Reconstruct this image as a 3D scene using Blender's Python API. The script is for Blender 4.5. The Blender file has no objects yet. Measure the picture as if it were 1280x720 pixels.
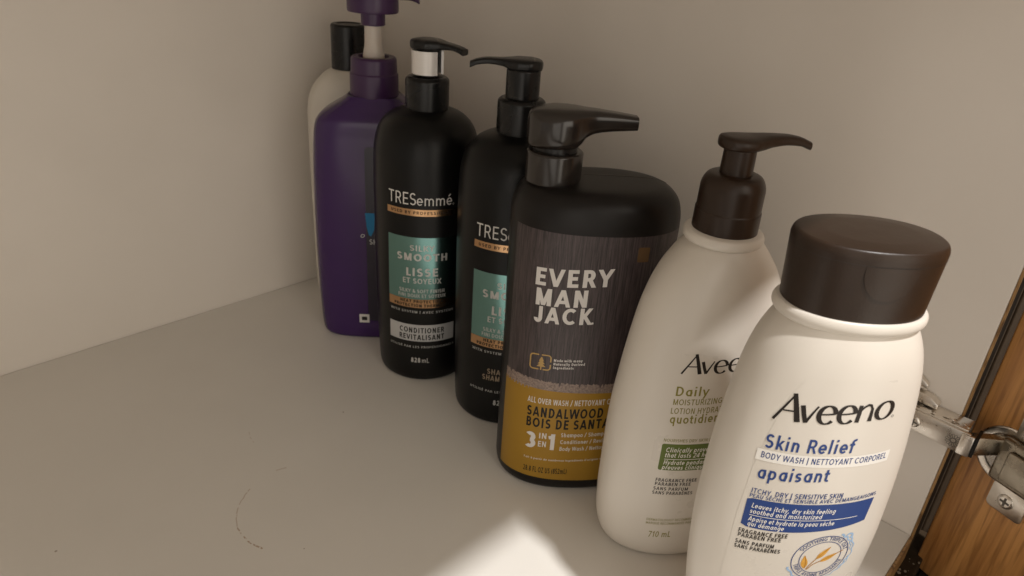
import bpy, bmesh, math, random
import numpy as np
from mathutils import Vector, Matrix

random.seed(7)
scene = bpy.context.scene
COL = scene.collection

# ---------------------------------------------------------------- camera
cam_data = bpy.data.cameras.new("camera")
cam = bpy.data.objects.new("camera", cam_data)
COL.objects.link(cam)
cam_data.sensor_width = 36.0
cam_data.lens = 900/1280*36
cam_data.clip_start = 0.01
cam_data.clip_end = 50
RIGHT = Vector((0.69154658, -0.71944967, 0.06446316))
UP = Vector((0.28246225, 0.35148183, 0.89256686))
BACK = Vector((-0.66481456, -0.59904315, 0.44628343))
M4 = Matrix((RIGHT, UP, BACK)).transposed().to_4x4()
M4.translation = Vector((0, 0, 0.315))
cam.matrix_world = M4
cam_data.dof.use_dof = True
cam_data.dof.focus_distance = 0.36
cam_data.dof.aperture_fstop = 20
scene.camera = cam

# ---------------------------------------------------------------- light and exposure
world = bpy.data.worlds.new("World")
scene.world = world
world.use_nodes = True
wn = world.node_tree
wbg = wn.nodes["Background"]
wbg.inputs["Strength"].default_value = 0.67
# a dim room: even warm light, with brighter bands added in front for reflections
tc = wn.nodes.new("ShaderNodeTexCoord")
flat_dir = wn.nodes.new("ShaderNodeVectorMath"); flat_dir.operation = 'MULTIPLY'
flat_dir.inputs[1].default_value = (1, 1, 0.15)
nrm = wn.nodes.new("ShaderNodeVectorMath"); nrm.operation = 'NORMALIZE'
dot = wn.nodes.new("ShaderNodeVectorMath"); dot.operation = 'DOT_PRODUCT'
dot.inputs[1].default_value = (-0.22, -0.975, 0.0)
wn.links.new(tc.outputs["Generated"], flat_dir.inputs[0])
wn.links.new(flat_dir.outputs[0], nrm.inputs[0])
wn.links.new(nrm.outputs[0], dot.inputs[0])
ramp = wn.nodes.new("ShaderNodeValToRGB")
ramp.color_ramp.elements[0].position = 0.3
ramp.color_ramp.elements[0].color = (0.58, 0.515, 0.44, 1)
ramp.color_ramp.elements[1].position = 0.985
ramp.color_ramp.elements[1].color = (3.2, 2.9, 2.5, 1)
e = ramp.color_ramp.elements.new(0.955); e.color = (0.55, 0.49, 0.42, 1)
wn.links.new(dot.outputs["Value"], ramp.inputs[0])
dot2 = wn.nodes.new("ShaderNodeVectorMath"); dot2.operation = 'DOT_PRODUCT'
dot2.inputs[1].default_value = (-0.80, -0.60, 0.0)
wn.links.new(nrm.outputs[0], dot2.inputs[0])
ramp2 = wn.nodes.new("ShaderNodeValToRGB")
ramp2.color_ramp.elements[0].position = 0.965
ramp2.color_ramp.elements[0].color = (0, 0, 0, 1)
ramp2.color_ramp.elements[1].position = 0.985
ramp2.color_ramp.elements[1].color = (1.3, 1.2, 1.08, 1)
wn.links.new(dot2.outputs["Value"], ramp2.inputs[0])
both = wn.nodes.new("ShaderNodeVectorMath"); both.operation = 'ADD'
wn.links.new(ramp.outputs[0], both.inputs[0]); wn.links.new(ramp2.outputs[0], both.inputs[1])
wn.links.new(both.outputs[0], wbg.inputs["Color"])

lamp_data = bpy.data.lights.new("ceiling_lamp", 'AREA')
lamp_data.shape = 'DISK'
lamp_data.size = 0.095
lamp_data.energy = 38
lamp_data.color = (1.0, 0.98, 0.96)
lamp = bpy.data.objects.new("ceiling_lamp", lamp_data)
COL.objects.link(lamp)
lamp.location = (0.27, -0.70, 1.78)
lamp.rotation_euler = (Vector((0.29, 0.12, 0.05)) - lamp.location).to_track_quat('-Z', 'Y').to_euler()

scene.view_settings.view_transform = 'Standard'
scene.view_settings.look = 'None'
scene.view_settings.exposure = 0.0
scene.view_settings.gamma = 1.0
scene.render.engine = 'CYCLES'

# ---------------------------------------------------------------- materials
def new_mat(name, base, rough=0.5, metal=0.0, spec=0.5, noise=0.0, nscale=60, bump=0.0, bscale=300, rvar=0.0, sss=0.0, sss_r=(1, .6, .4), coat=0.0, coat_r=.1, aniso=0):
    """principled plastic / metal with procedural mottling, roughness variation and micro bump"""
    m = bpy.data.materials.new(name)
    m.use_nodes = True
    nt = m.node_tree
    p = nt.nodes["Principled BSDF"]
    p.inputs["Base Color"].default_value = (*base, 1)
    p.inputs["Roughness"].default_value = rough
    p.inputs["Metallic"].default_value = metal
    p.inputs["Specular IOR Level"].default_value = spec
    if sss:
        p.inputs["Subsurface Weight"].default_value = sss
        p.inputs["Subsurface Radius"].default_value = sss_r
        p.inputs["Subsurface Scale"].default_value = 0.004
    if coat:
        p.inputs["Coat Weight"].default_value = coat
        p.inputs["Coat Roughness"].default_value = coat_r
    t = nt.nodes.new("ShaderNodeTexCoord")
    n = nt.nodes.new("ShaderNodeTexNoise")
    n.inputs["Scale"].default_value = nscale
    n.inputs["Detail"].default_value = 6
    nt.links.new(t.outputs["Object"], n.inputs["Vector"])
    if noise:
        mx = nt.nodes.new("ShaderNodeMix"); mx.data_type = 'RGBA'
        mx.inputs[6].default_value = (*[c*(1-noise) for c in base], 1)
        mx.inputs[7].default_value = (*[min(1, c*(1+noise)) for c in base], 1)
        nt.links.new(n.outputs["Fac"], mx.inputs[0])
        nt.links.new(mx.outputs[2], p.inputs["Base Color"])
    if rvar:
        mr = nt.nodes.new("ShaderNodeMapRange")
        mr.inputs["To Min"].default_value = max(0, rough-rvar)
        mr.inputs["To Max"].default_value = rough+rvar
        nt.links.new(n.outputs["Fac"], mr.inputs["Value"])
        nt.links.new(mr.outputs[0], p.inputs["Roughness"])
    if bump:
        n2 = nt.nodes.new("ShaderNodeTexNoise")
        n2.inputs["Scale"].default_value = bscale
        n2.inputs["Detail"].default_value = 4
        nt.links.new(t.outputs["Object"], n2.inputs["Vector"])
        b = nt.nodes.new("ShaderNodeBump")
        b.inputs["Strength"].default_value = bump
        b.inputs["Distance"].default_value = 0.001
        nt.links.new(n2.outputs["Fac"], b.inputs["Height"])
        nt.links.new(b.outputs[0], p.inputs["Normal"])
    return m


def wood_mat(name, dark, light, coord, stretch, scale, rough, lines=1.0):
    m = bpy.data.materials.new(name)
    m.use_nodes = True
    nt = m.node_tree
    p = nt.nodes["Principled BSDF"]
    t = nt.nodes.new("ShaderNodeTexCoord")
    mp = nt.nodes.new("ShaderNodeMapping")
    mp.inputs["Scale"].default_value = stretch
    nt.links.new(t.outputs[coord], mp.inputs[0])
    n1 = nt.nodes.new("ShaderNodeTexNoise")
    n1.inputs["Scale"].default_value = scale
    n1.inputs["Detail"].default_value = 8
    n1.inputs["Roughness"].default_value = 0.65
    n1.inputs["Distortion"].default_value = 0.6
    nt.links.new(mp.outputs[0], n1.inputs["Vector"])
    n2 = nt.nodes.new("ShaderNodeTexNoise")
    n2.inputs["Scale"].default_value = scale*5
    n2.inputs["Detail"].default_value = 3
    nt.links.new(mp.outputs[0], n2.inputs["Vector"])
    r1 = nt.nodes.new("ShaderNodeValToRGB")
    r1.color_ramp.elements[0].position = 0.36
    r1.color_ramp.elements[1].position = 0.64
    r1.color_ramp.elements[0].color = (*dark, 1)
    r1.color_ramp.elements[1].color = (*light, 1)
    nt.links.new(n1.outputs["Fac"], r1.inputs[0])
    r2 = nt.nodes.new("ShaderNodeValToRGB")
    r2.color_ramp.elements[0].position = 0.36
    r2.color_ramp.elements[1].position = 0.5
    r2.color_ramp.elements[0].color = (1-.55*lines, 1-.6*lines, 1-.65*lines, 1)
    r2.color_ramp.elements[1].color = (1, 1, 1, 1)
    nt.links.new(n2.outputs["Fac"], r2.inputs[0])
    mx = nt.nodes.new("ShaderNodeMix"); mx.data_type = 'RGBA'; mx.blend_type = 'MULTIPLY'
    mx.inputs[0].default_value = 1
    nt.links.new(r1.outputs[0], mx.inputs[6]); nt.links.new(r2.outputs[0], mx.inputs[7])
    nt.links.new(mx.outputs[2], p.inputs["Base Color"])
    b = nt.nodes.new("ShaderNodeBump")
    b.inputs["Strength"].default_value = 0.25
    b.inputs["Distance"].default_value = 0.0005
    nt.links.new(n2.outputs["Fac"], b.inputs["Height"])
    nt.links.new(b.outputs[0], p.inputs["Normal"])
    p.inputs["Roughness"].default_value = rough
    return m


def board_mat(name, base, stains=False):
    """off-white melamine board: faint mottling, orange-peel bump, and on the shelf a few brown scuffs"""
    m = new_mat(name, base, rough=0.44, noise=0.05, nscale=9, bump=0.05, bscale=900, rvar=0.06)
    nt = m.node_tree
    p = nt.nodes["Principled BSDF"]
    src = p.inputs["Base Color"].links[0].from_socket
    t = nt.nodes.new("ShaderNodeTexCoord")

    def math_(op, a, b=None, c=None):
        nd = nt.nodes.new("ShaderNodeMath"); nd.operation = op
        for i, v in enumerate((a, b, c)):
            if v is None: continue
            if isinstance(v, (int, float)): nd.inputs[i].default_value = v
            else: nt.links.new(v, nd.inputs[i])
        return nd.outputs[0]

    def paint(src, mask, colour):
        mx = nt.nodes.new("ShaderNodeMix"); mx.data_type = 'RGBA'
        nt.links.new(mask, mx.inputs[0]); nt.links.new(src, mx.inputs[6])
        mx.inputs[7].default_value = (*colour, 1)
        return mx.outputs[2]

    def noise(scale, detail=3):
        nd = nt.nodes.new("ShaderNodeTexNoise")
        nd.inputs["Scale"].default_value = scale; nd.inputs["Detail"].default_value = detail
        nt.links.new(t.outputs["Object"], nd.inputs["Vector"])
        return nd.outputs["Fac"]
    # faint cloudy smudges from years of use
    smear = nt.nodes.new("ShaderNodeMapRange"); smear.inputs["From Min"].default_value = 0.45; smear.inputs["From Max"].default_value = 0.8
    nt.links.new(noise(15, 8), smear.inputs["Value"])
    src = paint(src, math_('MULTIPLY', smear.outputs[0], 0.06), (0.42, 0.37, 0.30))
    if stains:
        sx = nt.nodes.new("ShaderNodeSeparateXYZ")
        nt.links.new(t.outputs["Object"], sx.inputs[0])
        X, Y = sx.outputs[0], sx.outputs[1]
        for (cx, cy, r, wd, a0, a1, th, amt) in STAIN_ARCS:
            dx, dy = math_('SUBTRACT', X, cx), math_('SUBTRACT', Y, cy)
            d = math_('SQRT', math_('ADD', math_('MULTIPLY', dx, dx), math_('MULTIPLY', dy, dy)))
            wob = math_('MULTIPLY', math_('SUBTRACT', noise(160, 2), 0.5), 0.002)
            ringm = math_('LESS_THAN', math_('ABSOLUTE', math_('ADD', math_('SUBTRACT', d, r), wob)), wd)
            ang = math_('ARCTAN2', dy, dx)
            mid, half = (a0+a1)/2, (a1-a0)/2
            da = math_('ABSOLUTE', math_('SUBTRACT', ang, mid))
            sect = math_('LESS_THAN', da, half)
            patch = math_('GREATER_THAN', noise(330, 2), th)
            k = math_('MULTIPLY', math_('MULTIPLY', ringm, sect), math_('MULTIPLY', patch, amt))
            src = paint(src, k, (0.30, 0.155, 0.045))
        for (cx, cy, r) in STAIN_DOTS:
            dx, dy = math_('SUBTRACT', X, cx), math_('SUBTRACT', Y, cy)
            d = math_('SQRT', math_('ADD', math_('MULTIPLY', dx, dx), math_('MULTIPLY', dy, dy)))
            k = math_('MULTIPLY', math_('LESS_THAN', math_('ADD', d, math_('MULTIPLY', noise(500), 0.001)), r+0.0005), 0.6)
            src = paint(src, k, (0.16, 0.09, 0.04))
    nt.links.new(src, p.inputs["Base Color"])
    return m


STAIN_ARCS = [(0.1609, 0.3014, 0.0356, 0.00035, 1.98, 2.9, 0.42, 0.4), (0.1609, 0.3014, 0.0356, 0.0005, -3.14, -2.72, 0.43, 0.65), (0.1609, 0.3014, 0.0357, 0.00045, 2.9, 3.14, 0.44, 0.6),
              (0.1609, 0.3014, 0.0375, 0.0004, 1.25, 1.42, 0.40, 0.35), (0.20, 0.372, 0.03, 0.0003, 2.7, 3.2, 0.50, 0.25)]
STAIN_DOTS = [(0.2325, 0.3621, 0.0006), (0.0479, 0.3587, 0.0006), (0.145, 0.2716, 0.0004)]

WALL = board_mat("melamine wall", (0.80, 0.745, 0.68))
FLOOR = board_mat("melamine shelf", (0.74, 0.712, 0.665), stains=True)
OAK = wood_mat("oak", (0.37, 0.16, 0.046), (0.68, 0.34, 0.112), "Object", (1.0, 1.0, 0.055), 75, 0.36, lines=.6)
BANDING = wood_mat("oak edge banding", (0.26, 0.14, 0.05), (0.42, 0.25, 0.10), "Object", (1, 1, 0.2), 90, 0.5)
SHADED_EDGE = new_mat("shaded brown edge", (0.055, 0.037, 0.023), rough=0.8, spec=.1, noise=0.6, nscale=90, bump=0.3, bscale=300)
GRIME = new_mat("dusty brown rail", (0.04, 0.026, 0.015), rough=0.85, spec=.1, noise=0.5, nscale=110, bump=0.4, bscale=250)
NICKEL = new_mat("worn nickel", (0.80, 0.75, 0.68), rough=0.30, metal=1.0, noise=0.18, nscale=160, rvar=0.12, bump=0.05, bscale=500)
DARK_NICKEL = new_mat("greasy nickel", (0.34, 0.30, 0.24), rough=0.28, metal=1.0, noise=0.4, nscale=120, rvar=0.12, bump=0.08, bscale=300)
ENGRAVE = new_mat("engraved dark line", (0.16, 0.145, 0.125), rough=0.6, metal=0.6)
DUST = new_mat("clotted dust", (0.24, 0.20, 0.15), rough=0.9, noise=0.3, nscale=400)

BLACK_GLOSS = new_mat("black satin plastic", (0.0045, 0.0045, 0.0045), rough=0.33, spec=.26, noise=0.1, rvar=0.04, bump=0.02, bscale=500)
BLACK_CAP = new_mat("black pump plastic", (0.007, 0.0068, 0.007), rough=0.28, spec=.35, rvar=0.05, bump=0.02, bscale=600)
SILVER = new_mat("silver clip", (0.78, 0.75, 0.72), rough=0.30, metal=0.15, rvar=0.05)
TEAL = new_mat("teal foil", (0.19, 0.36, 0.345), rough=0.20, metal=1.0, noise=0.08, nscale=25, rvar=0.04)
GOLD = new_mat("copper foil", (0.60, 0.37, 0.20), rough=0.22, metal=1.0, noise=0.06, nscale=40)
PRINT_WHITE = new_mat("white print", (0.70, 0.68, 0.65), rough=0.45, spec=.22)
PRINT_SILVER = new_mat("silver print", (0.56, 0.56, 0.54), rough=0.35, metal=0.35)
PRINT_TAN = new_mat("tan print", (0.34, 0.26, 0.18), rough=0.4, metal=0.3)
PRINT_BLACK = new_mat("black print", (0.012, 0.011, 0.010), rough=0.4, spec=.22)
SILVER_PANEL = new_mat("silver grey label", (0.50, 0.50, 0.50), rough=0.38, metal=0.25)

WASH_BODY = new_mat("charcoal plastic", (0.0085, 0.0068, 0.006), rough=0.37, spec=.28, noise=0.12, rvar=0.05, bump=0.02, bscale=400)
WASH_BODY_LIGHT = new_mat("charcoal plastic seam", (0.05, 0.043, 0.038), rough=0.3)
WASH_PUMP = new_mat("gloss charcoal pump", (0.019, 0.0145, 0.0122), rough=0.2, rvar=0.05, bump=0.015, bscale=200, metal=0.0, spec=0.6)
DARK_WOOD = wood_mat("printed dark wood", (0.020, 0.0145, 0.0155), (0.085, 0.063, 0.064), "UV", (1.0, 0.04, 1), 110, 0.36, lines=0.35)
BARK = new_mat("printed torn bark", (0.24, 0.18, 0.15), rough=0.5, noise=0.95, nscale=900)
MUSTARD = new_mat("mustard print", (0.33, 0.185, 0.024), rough=0.36, noise=0.04, rvar=0.04, spec=.22)
ORANGE = new_mat("brown print", (0.13, 0.075, 0.035), rough=0.4, spec=.22)
ICON_GOLD = new_mat("gold icon print", (0.44, 0.28, 0.09), rough=0.4)
EMJ_WHITE = new_mat("warm white print", (0.66, 0.63, 0.60), rough=0.45, spec=.22)

CREAM = new_mat("cream plastic", (0.68, 0.63, 0.56), rough=0.31, noise=0.015, nscale=20, rvar=0.05, bump=0.012, bscale=500)
FILM = new_mat("clear label film on cream", (0.68, 0.63, 0.56), rough=0.28, rvar=0.03)
BROWN = new_mat("dark brown plastic", (0.026, 0.0145, 0.0085), rough=0.36, spec=.33, noise=0.15, nscale=120, rvar=0.07, bump=0.05, bscale=900)
BROWN_DARK = new_mat("brown plastic joint", (0.017, 0.011, 0.008), rough=0.5)
NAVY = new_mat("navy print", (0.030, 0.062, 0.21), rough=0.4, spec=.22)
STRIP_WHITE = new_mat("white strip print", (0.82, 0.79, 0.74), rough=0.4)
INK = new_mat("dark brown ink", (0.022, 0.017, 0.014), rough=0.4, spec=.22)
OLIVE = new_mat("olive print", (0.25, 0.225, 0.045), rough=0.42, spec=.22)
GREEN = new_mat("green label print", (0.125, 0.165, 0.04), rough=0.42, spec=.22)
OAT = new_mat("oat print", (0.62, 0.32, 0.055), rough=0.45, noise=0.35, nscale=350)
OAT_DARK = new_mat("oat outline print", (0.42, 0.19, 0.03), rough=0.45, spec=.22)
WATER = new_mat("water splash print", (0.33, 0.47, 0.66), rough=0.4, noise=0.35, nscale=500, spec=.22)

PURPLE_M = new_mat("purple plastic", (0.040, 0.0115, 0.088), rough=0.2, noise=0.06, rvar=0.05, bump=0.02, bscale=200)
PURPLE_CAP = new_mat("purple pump plastic", (0.045, 0.014, 0.066), rough=0.36, rvar=0.05)
PURPLE_DARK = new_mat("dark purple label and reflection", (0.012, 0.007, 0.022), rough=0.30)
BLUE = new_mat("blue print", (0.02, 0.20, 0.42), rough=0.4, spec=.22)
STEM_WHITE = new_mat("milky stem", (0.62, 0.56, 0.50), rough=0.30, sss=0.3)
WHITE_M = new_mat("ivory plastic", (0.70, 0.66, 0.59), rough=0.42, noise=0.03, rvar=0.05)


# ---------------------------------------------------------------- bottle shape maths (units: metres)
def pchip(xs, ys):
    """monotone cubic interpolation through (xs, ys)"""
    xs = np.array(xs, float); ys = np.array(ys, float)
    h = np.diff(xs); d = np.diff(ys) / h
    m = np.zeros_like(xs)
    m[0], m[-1] = d[0], d[-1]
    for i in range(1, len(xs) - 1):
        if d[i-1] * d[i] > 0:
            w1, w2 = 2*h[i] + h[i-1], h[i] + 2*h[i-1]
            m[i] = (w1 + w2) / (w1 / d[i-1] + w2 / d[i])
    def fn(x):
        x = min(max(x, xs[0]), xs[-1])
        i = min(max(int(np.searchsorted(xs, x)) - 1, 0), len(xs) - 2)
        t = (x - xs[i]) / h[i]
        return ((1+2*t)*(1-t)**2*ys[i] + t*(1-t)**2*h[i]*m[i]
                + t*t*(3-2*t)*ys[i+1] + t*t*(t-1)*h[i]*m[i+1])
    return fn


class Shape:
    """A bottle body: superelliptic rings of half width a(z), half depth b(z).
    Local axes: +x to the right of the front, -y out of the front, z up."""
    def __init__(self, prof, ratio, n=2.0):
        z = [p[0]/1000 for p in prof]
        self.z = z
        self.a = pchip(z, [p[1]/1000 for p in prof])
        self.r = pchip([p[0]/1000 for p in ratio], [p[1] for p in ratio]) if isinstance(ratio, list) else (lambda q: ratio)
        self.n = n
        self.cache = {}

    def ring(self, z, count=96, grow=0.0):
        a, b = self.a(z) + grow, self.a(z)*self.r(z) + grow
        t = np.linspace(0, 2*math.pi, count, endpoint=False)
        c, s = np.cos(t), np.sin(t)
        e = 2/self.n
        return np.stack([a*np.sign(c)*abs(c)**e, b*np.sign(s)*abs(s)**e], 1)

    def table(self, z):
        k = round(z*4000)
        if k not in self.cache:
            z = k/4000
            a, b = self.a(z), self.a(z)*self.r(z)
            t = np.linspace(-math.pi*0.95, math.pi*0.95, 721)
            e = 2/self.n
            s, c = np.sin(t), np.cos(t)
            x = a*np.sign(s)*abs(s)**e
            y = -b*np.sign(c)*abs(c)**e
            L = np.concatenate([[0], np.cumsum(np.hypot(np.diff(x), np.diff(y)))])
            L -= L[360]
            self.cache[k] = (L, x, y)
        return self.cache[k]

    def flat(self, s, z):
        def at(k):
            L, x, y = self.table(k/4000)
            return np.array([np.interp(s, L, x), np.interp(s, L, y)])
        k = math.floor(z*4000); f = z*4000 - k
        return at(k)*(1-f) + at(k+1)*f

    def point(self, s, z, off=0.0):
        """surface point a distance s (along the girth) from the front centre line, at height z"""
        p = self.flat(s, z)
        e = 0.0006
        ds = self.flat(s+e, z) - self.flat(s-e, z)
        dz = self.flat(s, z+e) - self.flat(s, z-e)
        n = np.cross([ds[0], ds[1], 0], [dz[0], dz[1], 2*e])
        n /= np.linalg.norm(n) + 1e-12
        return np.array([p[0], p[1], z]) + n*off


def place(p, c, phi):
    r = math.radians(phi); C_, S_ = math.cos(r), math.sin(r)
    return np.array([c[0] + C_*p[0] - S_*p[1], c[1] + S_*p[0] + C_*p[1], p[2]])


CONDITIONER = ((.3223, .3804), -44)
SHAMPOO = ((.3302, .3006), -44)
WASH3 = ((.3145, .2245), -42)
LOTION = ((.3110, .1434), -36)
BODYWASH = ((.275, .0712), -46)
PURPLE = ((.3278, .4474), -44)
WHITE = ((.3542, .517), -40)

hair_shape = Shape([(0, 30.4), (1, 32.4), (3, 33.8), (7, 34.5), (25, 35.3), (60, 36), (100, 36.8), (150, 37.1), (172, 36.7), (180, 35.8),
                    (187, 33.9), (192, 31.2), (196, 27.5), (199, 23), (201, 17.6), (202, 13.6)], 1.0)
wash3_shape = Shape([(0, 42.5), (1.2, 44.6), (3.5, 46), (7, 46.6), (40, 46.7), (100, 46.8), (145, 47.5), (170, 47.6), (177, 47.4), (182, 46.7),
                     (186.5, 45.2), (190, 42.6), (192.4, 39), (193.8, 34.5), (194.5, 28), (194.8, 18), (194.9, 8)], 0.70, 2.35)
lotion_shape = Shape([(0, 33), (1, 36.5), (3, 39), (7, 41.4), (13, 43.2), (25, 44.6), (40, 45.2), (70, 45.2), (90, 44.6), (112, 42.6), (137, 39.3),
                      (150, 37.0), (160, 34.2), (168, 31.0), (175, 27.2), (181, 22.8), (186, 18.9), (189, 16.5)],
                     [(0, .62), (100, .62), (150, .68), (175, .85), (186, 1.0), (189, 1.0)], 2.1)
bodywash_shape = Shape([(0, 27), (1, 29.5), (3, 31), (8, 32.8), (34, 36.4), (65, 39.8), (90, 41), (108, 40.8), (126, 40), (142, 38.6), (156, 37), (168, 35),
                        (176, 32.9), (182, 30.6), (186, 28.6), (189, 27)],
                       [(0, .62), (100, .58), (150, .61), (189, .70)], 2.1)
purple_shape = Shape([(0, 40.5), (1.5, 43.2), (5, 45), (12, 45.8), (80, 47.5), (132, 46.8), (168, 45), (175, 44), (180.5, 42), (185, 37.6), (190, 30), (194.6, 22.8), (198, 19)],
                     [(0, .56), (168, .56), (185, .62), (198, .9)], 3.8)
white_shape = Shape([(0, 32), (2, 34.5), (8, 36), (100, 36.4), (165, 36), (176, 34.8), (185, 32), (193, 27), (199, 21), (203, 15)],
                    [(0, .72), (165, .72), (203, 1.0)], 2.1)


# ---------------------------------------------------------------- a plain sans drawn with strokes (cap height 1, x height .7)
# l: straight butt stroke; d: slanted stroke cut level at both ends; c: elliptic arc (cx, cy, rx, ry, from, to)
def glyphs(w):
    h = w/2; t = 1-h; x = .09+h; R = .5-h; X = .70; xt = X-h; r = X/2-h; m = X/2
    G = {}
    G['A'] = (.76, [('d', .07+h*.3, 0, .38, 1), ('d', .69-h*.3, 0, .38, 1), ('l', .17, .29, .59, .29)])
    G['B'] = (.68, [('l', x, 0, x, 1), ('l', x, t, .37, t), ('l', x, .52, .38, .52), ('l', x, h, .38, h), ('c', .37, (t+.52)/2, .22-h, (t-.52)/2, -90, 90), ('c', .38, (.52+h)/2, .25-h, (.52-h)/2, -90, 90)])
    G['C'] = (.78, [('c', .45, .5, .39-h, R, 48, 312)])
    G['D'] = (.77, [('l', x, 0, x, 1), ('l', x, t, .34, t), ('l', x, h, .34, h), ('c', .34, .5, .36-h, R, -90, 90)])
    G['E'] = (.62, [('l', x, 0, x, 1), ('l', x, t, .57, t), ('l', x, .51, .53, .51), ('l', x, h, .58, h)])
    G['F'] = (.58, [('l', x, 0, x, 1), ('l', x, t, .55, t), ('l', x, .49, .51, .49)])
    G['G'] = (.84, [('c', .45, .5, .39-h, R, 48, 318), ('l', .76-h, .17, .76-h, .50), ('l', .48, .5-h, .76, .5-h)])
    G['H'] = (.78, [('l', x, 0, x, 1), ('l', .69-h, 0, .69-h, 1), ('l', x, .52, .69-h, .52)])
    G['I'] = (.18+w, [('l', x, 0, x, 1)])
    G['J'] = (.55, [('l', .47-h, .28, .47-h, 1), ('c', .25, .28, .22-h, .28-h, 180, 360)])
    G['K'] = (.70, [('l', x, 0, x, 1), ('d', .13+h, .36, .60, 1), ('d', .63, 0, .30, .56)])
    G['L'] = (.56, [('l', x, 0, x, 1), ('l', x, h, .54, h)])
    G['M'] = (.92, [('l', x, 0, x, 1), ('l', .83-h, 0, .83-h, 1), ('d', .09+h*1.1, 1, .46, .02), ('d', .83-h*1.1, 1, .46, .02)])
    G['N'] = (.79, [('l', x, 0, x, 1), ('l', .70-h, 0, .70-h, 1), ('d', .09+h*1.1, 1, .70-h*1.1, 0)])
    G['O'] = (.86, [('c', .43, .5, .38-h, R, 0, 360)])
    G['P'] = (.65, [('l', x, 0, x, 1), ('l', x, t, .37, t), ('l', x, .44, .37, .44), ('c', .37, (t+.44)/2, .25-h, (t-.44)/2, -90, 90)])
    G['Q'] = (.86, [('c', .43, .5, .38-h, R, 0, 360), ('d', .76, -.04, .52, .28)])
    G['R'] = (.69, [('l', x, 0, x, 1), ('l', x, t, .37, t), ('l', x, .46, .37, .46), ('c', .37, (t+.46)/2, .25-h, (t-.46)/2, -90, 90), ('d', .62-h*.2, 0, .39, .48)])
    q = (1-w)/4
    G['S'] = (.66, [('c', .33, .5+q, .26-h, q, 28, 270), ('c', .33, h+q, .275-h, q, 90, -152)])
    G['T'] = (.66, [('l', .33, 0, .33, t), ('l', .03, t, .63, t)])
    G['U'] = (.77, [('l', x, .30, x, 1), ('l', .68-h, .30, .68-h, 1), ('c', .385, .30, .295-h, .30-h, 180, 360)])
    G['V'] = (.72, [('d', .05+h*.3, 1, .36, 0), ('d', .67-h*.3, 1, .36, 0)])
    G['W'] = (1.06, [('d', .05+h*.3, 1, .28, 0), ('d', .53, 1, .28, 0), ('d', .53, 1, .78, 0), ('d', 1.01-h*.3, 1, .78, 0)])
    G['X'] = (.70, [('d', .08, 0, .62, 1), ('d', .62, 0, .08, 1)])
    G['Y'] = (.70, [('d', .05+h*.3, 1, .35, .42), ('d', .65-h*.3, 1, .35, .42), ('l', .35, 0, .35, .48)])
    G['Z'] = (.66, [('l', .07, t, .60, t), ('l', .06, h, .61, h), ('d', .10+h*.5, h, .55-h*.3, t)])
    G['0'] = (.66, [('c', .33, .5, .27-h, R, 0, 360)])
    G['1'] = (.48, [('l', .30, 0, .30, 1), ('l', .30, .93-h, .08, .76)])
    G['2'] = (.62, [('c', .31, .71, .24-h, .29-h, 165, -25), ('d', .09+h*.8, h, .50-h*.4, .62), ('l', .06, h, .57, h)])
    G['3'] = (.62, [('c', .29, .5+q, .24-h, q, 140, -90), ('c', .29, h+q, .26-h, q, 90, -140)])
    G['4'] = (.66, [('l', .46, 0, .46, 1), ('l', .05, .25, .62, .25), ('d', .08, .25, .42, 1)])
    G['5'] = (.62, [('l', .12, t, .54, t), ('l', .13, .5, .13, 1), ('c', .29, .31, .27-h, .31-h, 130, -145)])
    G['7'] = (.60, [('l', .05, t, .56, t), ('d', .20, 0, .51, t)])
    G['8'] = (.64, [('c', .32, .5+q, .23-h, q, 0, 360), ('c', .32, h+q, .27-h, q, 0, 360)])
    G['9'] = (.64, [('c', .32, .66, .26-h, .34-h, 0, 360), ('l', .58-h, .3, .58-h, .66), ('c', .32, .30, .26-h, .30-h, 0, -130)])
    # lower case
    bowl = ('c', .08+.27, m, .27-h, r, 0, 360)
    G['a'] = (.66, [bowl, ('l', .58-h, 0, .58-h, X)])
    G['b'] = (.66, [('l', x, 0, x, 1.03), ('c', .32, m, .27-h, r, 0, 360)])
    G['c'] = (.56, [('c', .33, m, .27-h, r, 48, 312)])
    G['d'] = (.66, [bowl, ('l', .58-h, 0, .58-h, 1.03)])
    G['e'] = (.62, [('c', .32, m, .27-h, r, 0, 318), ('l', .06+h, m-h*.2, .585, m-h*.2)])
    G['f'] = (.38, [('l', .20, 0, .20, .80), ('c', .20+.19-h*.0, .80, .19, .23-h, 180, 80), ('l', .02, xt, .36, xt)])
    G['g'] = (.66, [bowl, ('l', .58-h, -.06, .58-h, X), ('c', .33, -.06, .25-h, .24-h, 0, -150)])
    G['h'] = (.64, [('l', x, 0, x, 1.03), ('l', .56-h, 0, .56-h, .43), ('c', .325, .43, .235-h, X-.43-h, 0, 180)])
    G['i'] = (.18+w, [('l', x, 0, x, X), ('l', x, .86, x, .86+w*1.05)])
    G['j'] = (.20+w, [('l', x, -.2, x, X), ('l', x, .86, x, .86+w*1.05)])
    G['k'] = (.58, [('l', x, 0, x, 1.03), ('d', .12+h, .24, .49, X), ('d', .53, 0, .27, .42)])
    G['l'] = (.18+w, [('l', x, 0, x, 1.03)])
    G['m'] = (.98, [('l', x, 0, x, X), ('l', .49, 0, .49, .45), ('l', .90-h, 0, .90-h, .45), ('c', (x+.49)/2, .45, (.49-x)/2, X-.45-h, 0, 180), ('c', (.49+.90-h)/2, .45, (.90-h-.49)/2, X-.45-h, 0, 180)])
    G['n'] = (.64, [('l', x, 0, x, X), ('l', .56-h, 0, .56-h, .43), ('c', .325, .43, .235-h, X-.43-h, 0, 180)])
    G['o'] = (.66, [('c', .33, m, .28-h, r, 0, 360)])
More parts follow.
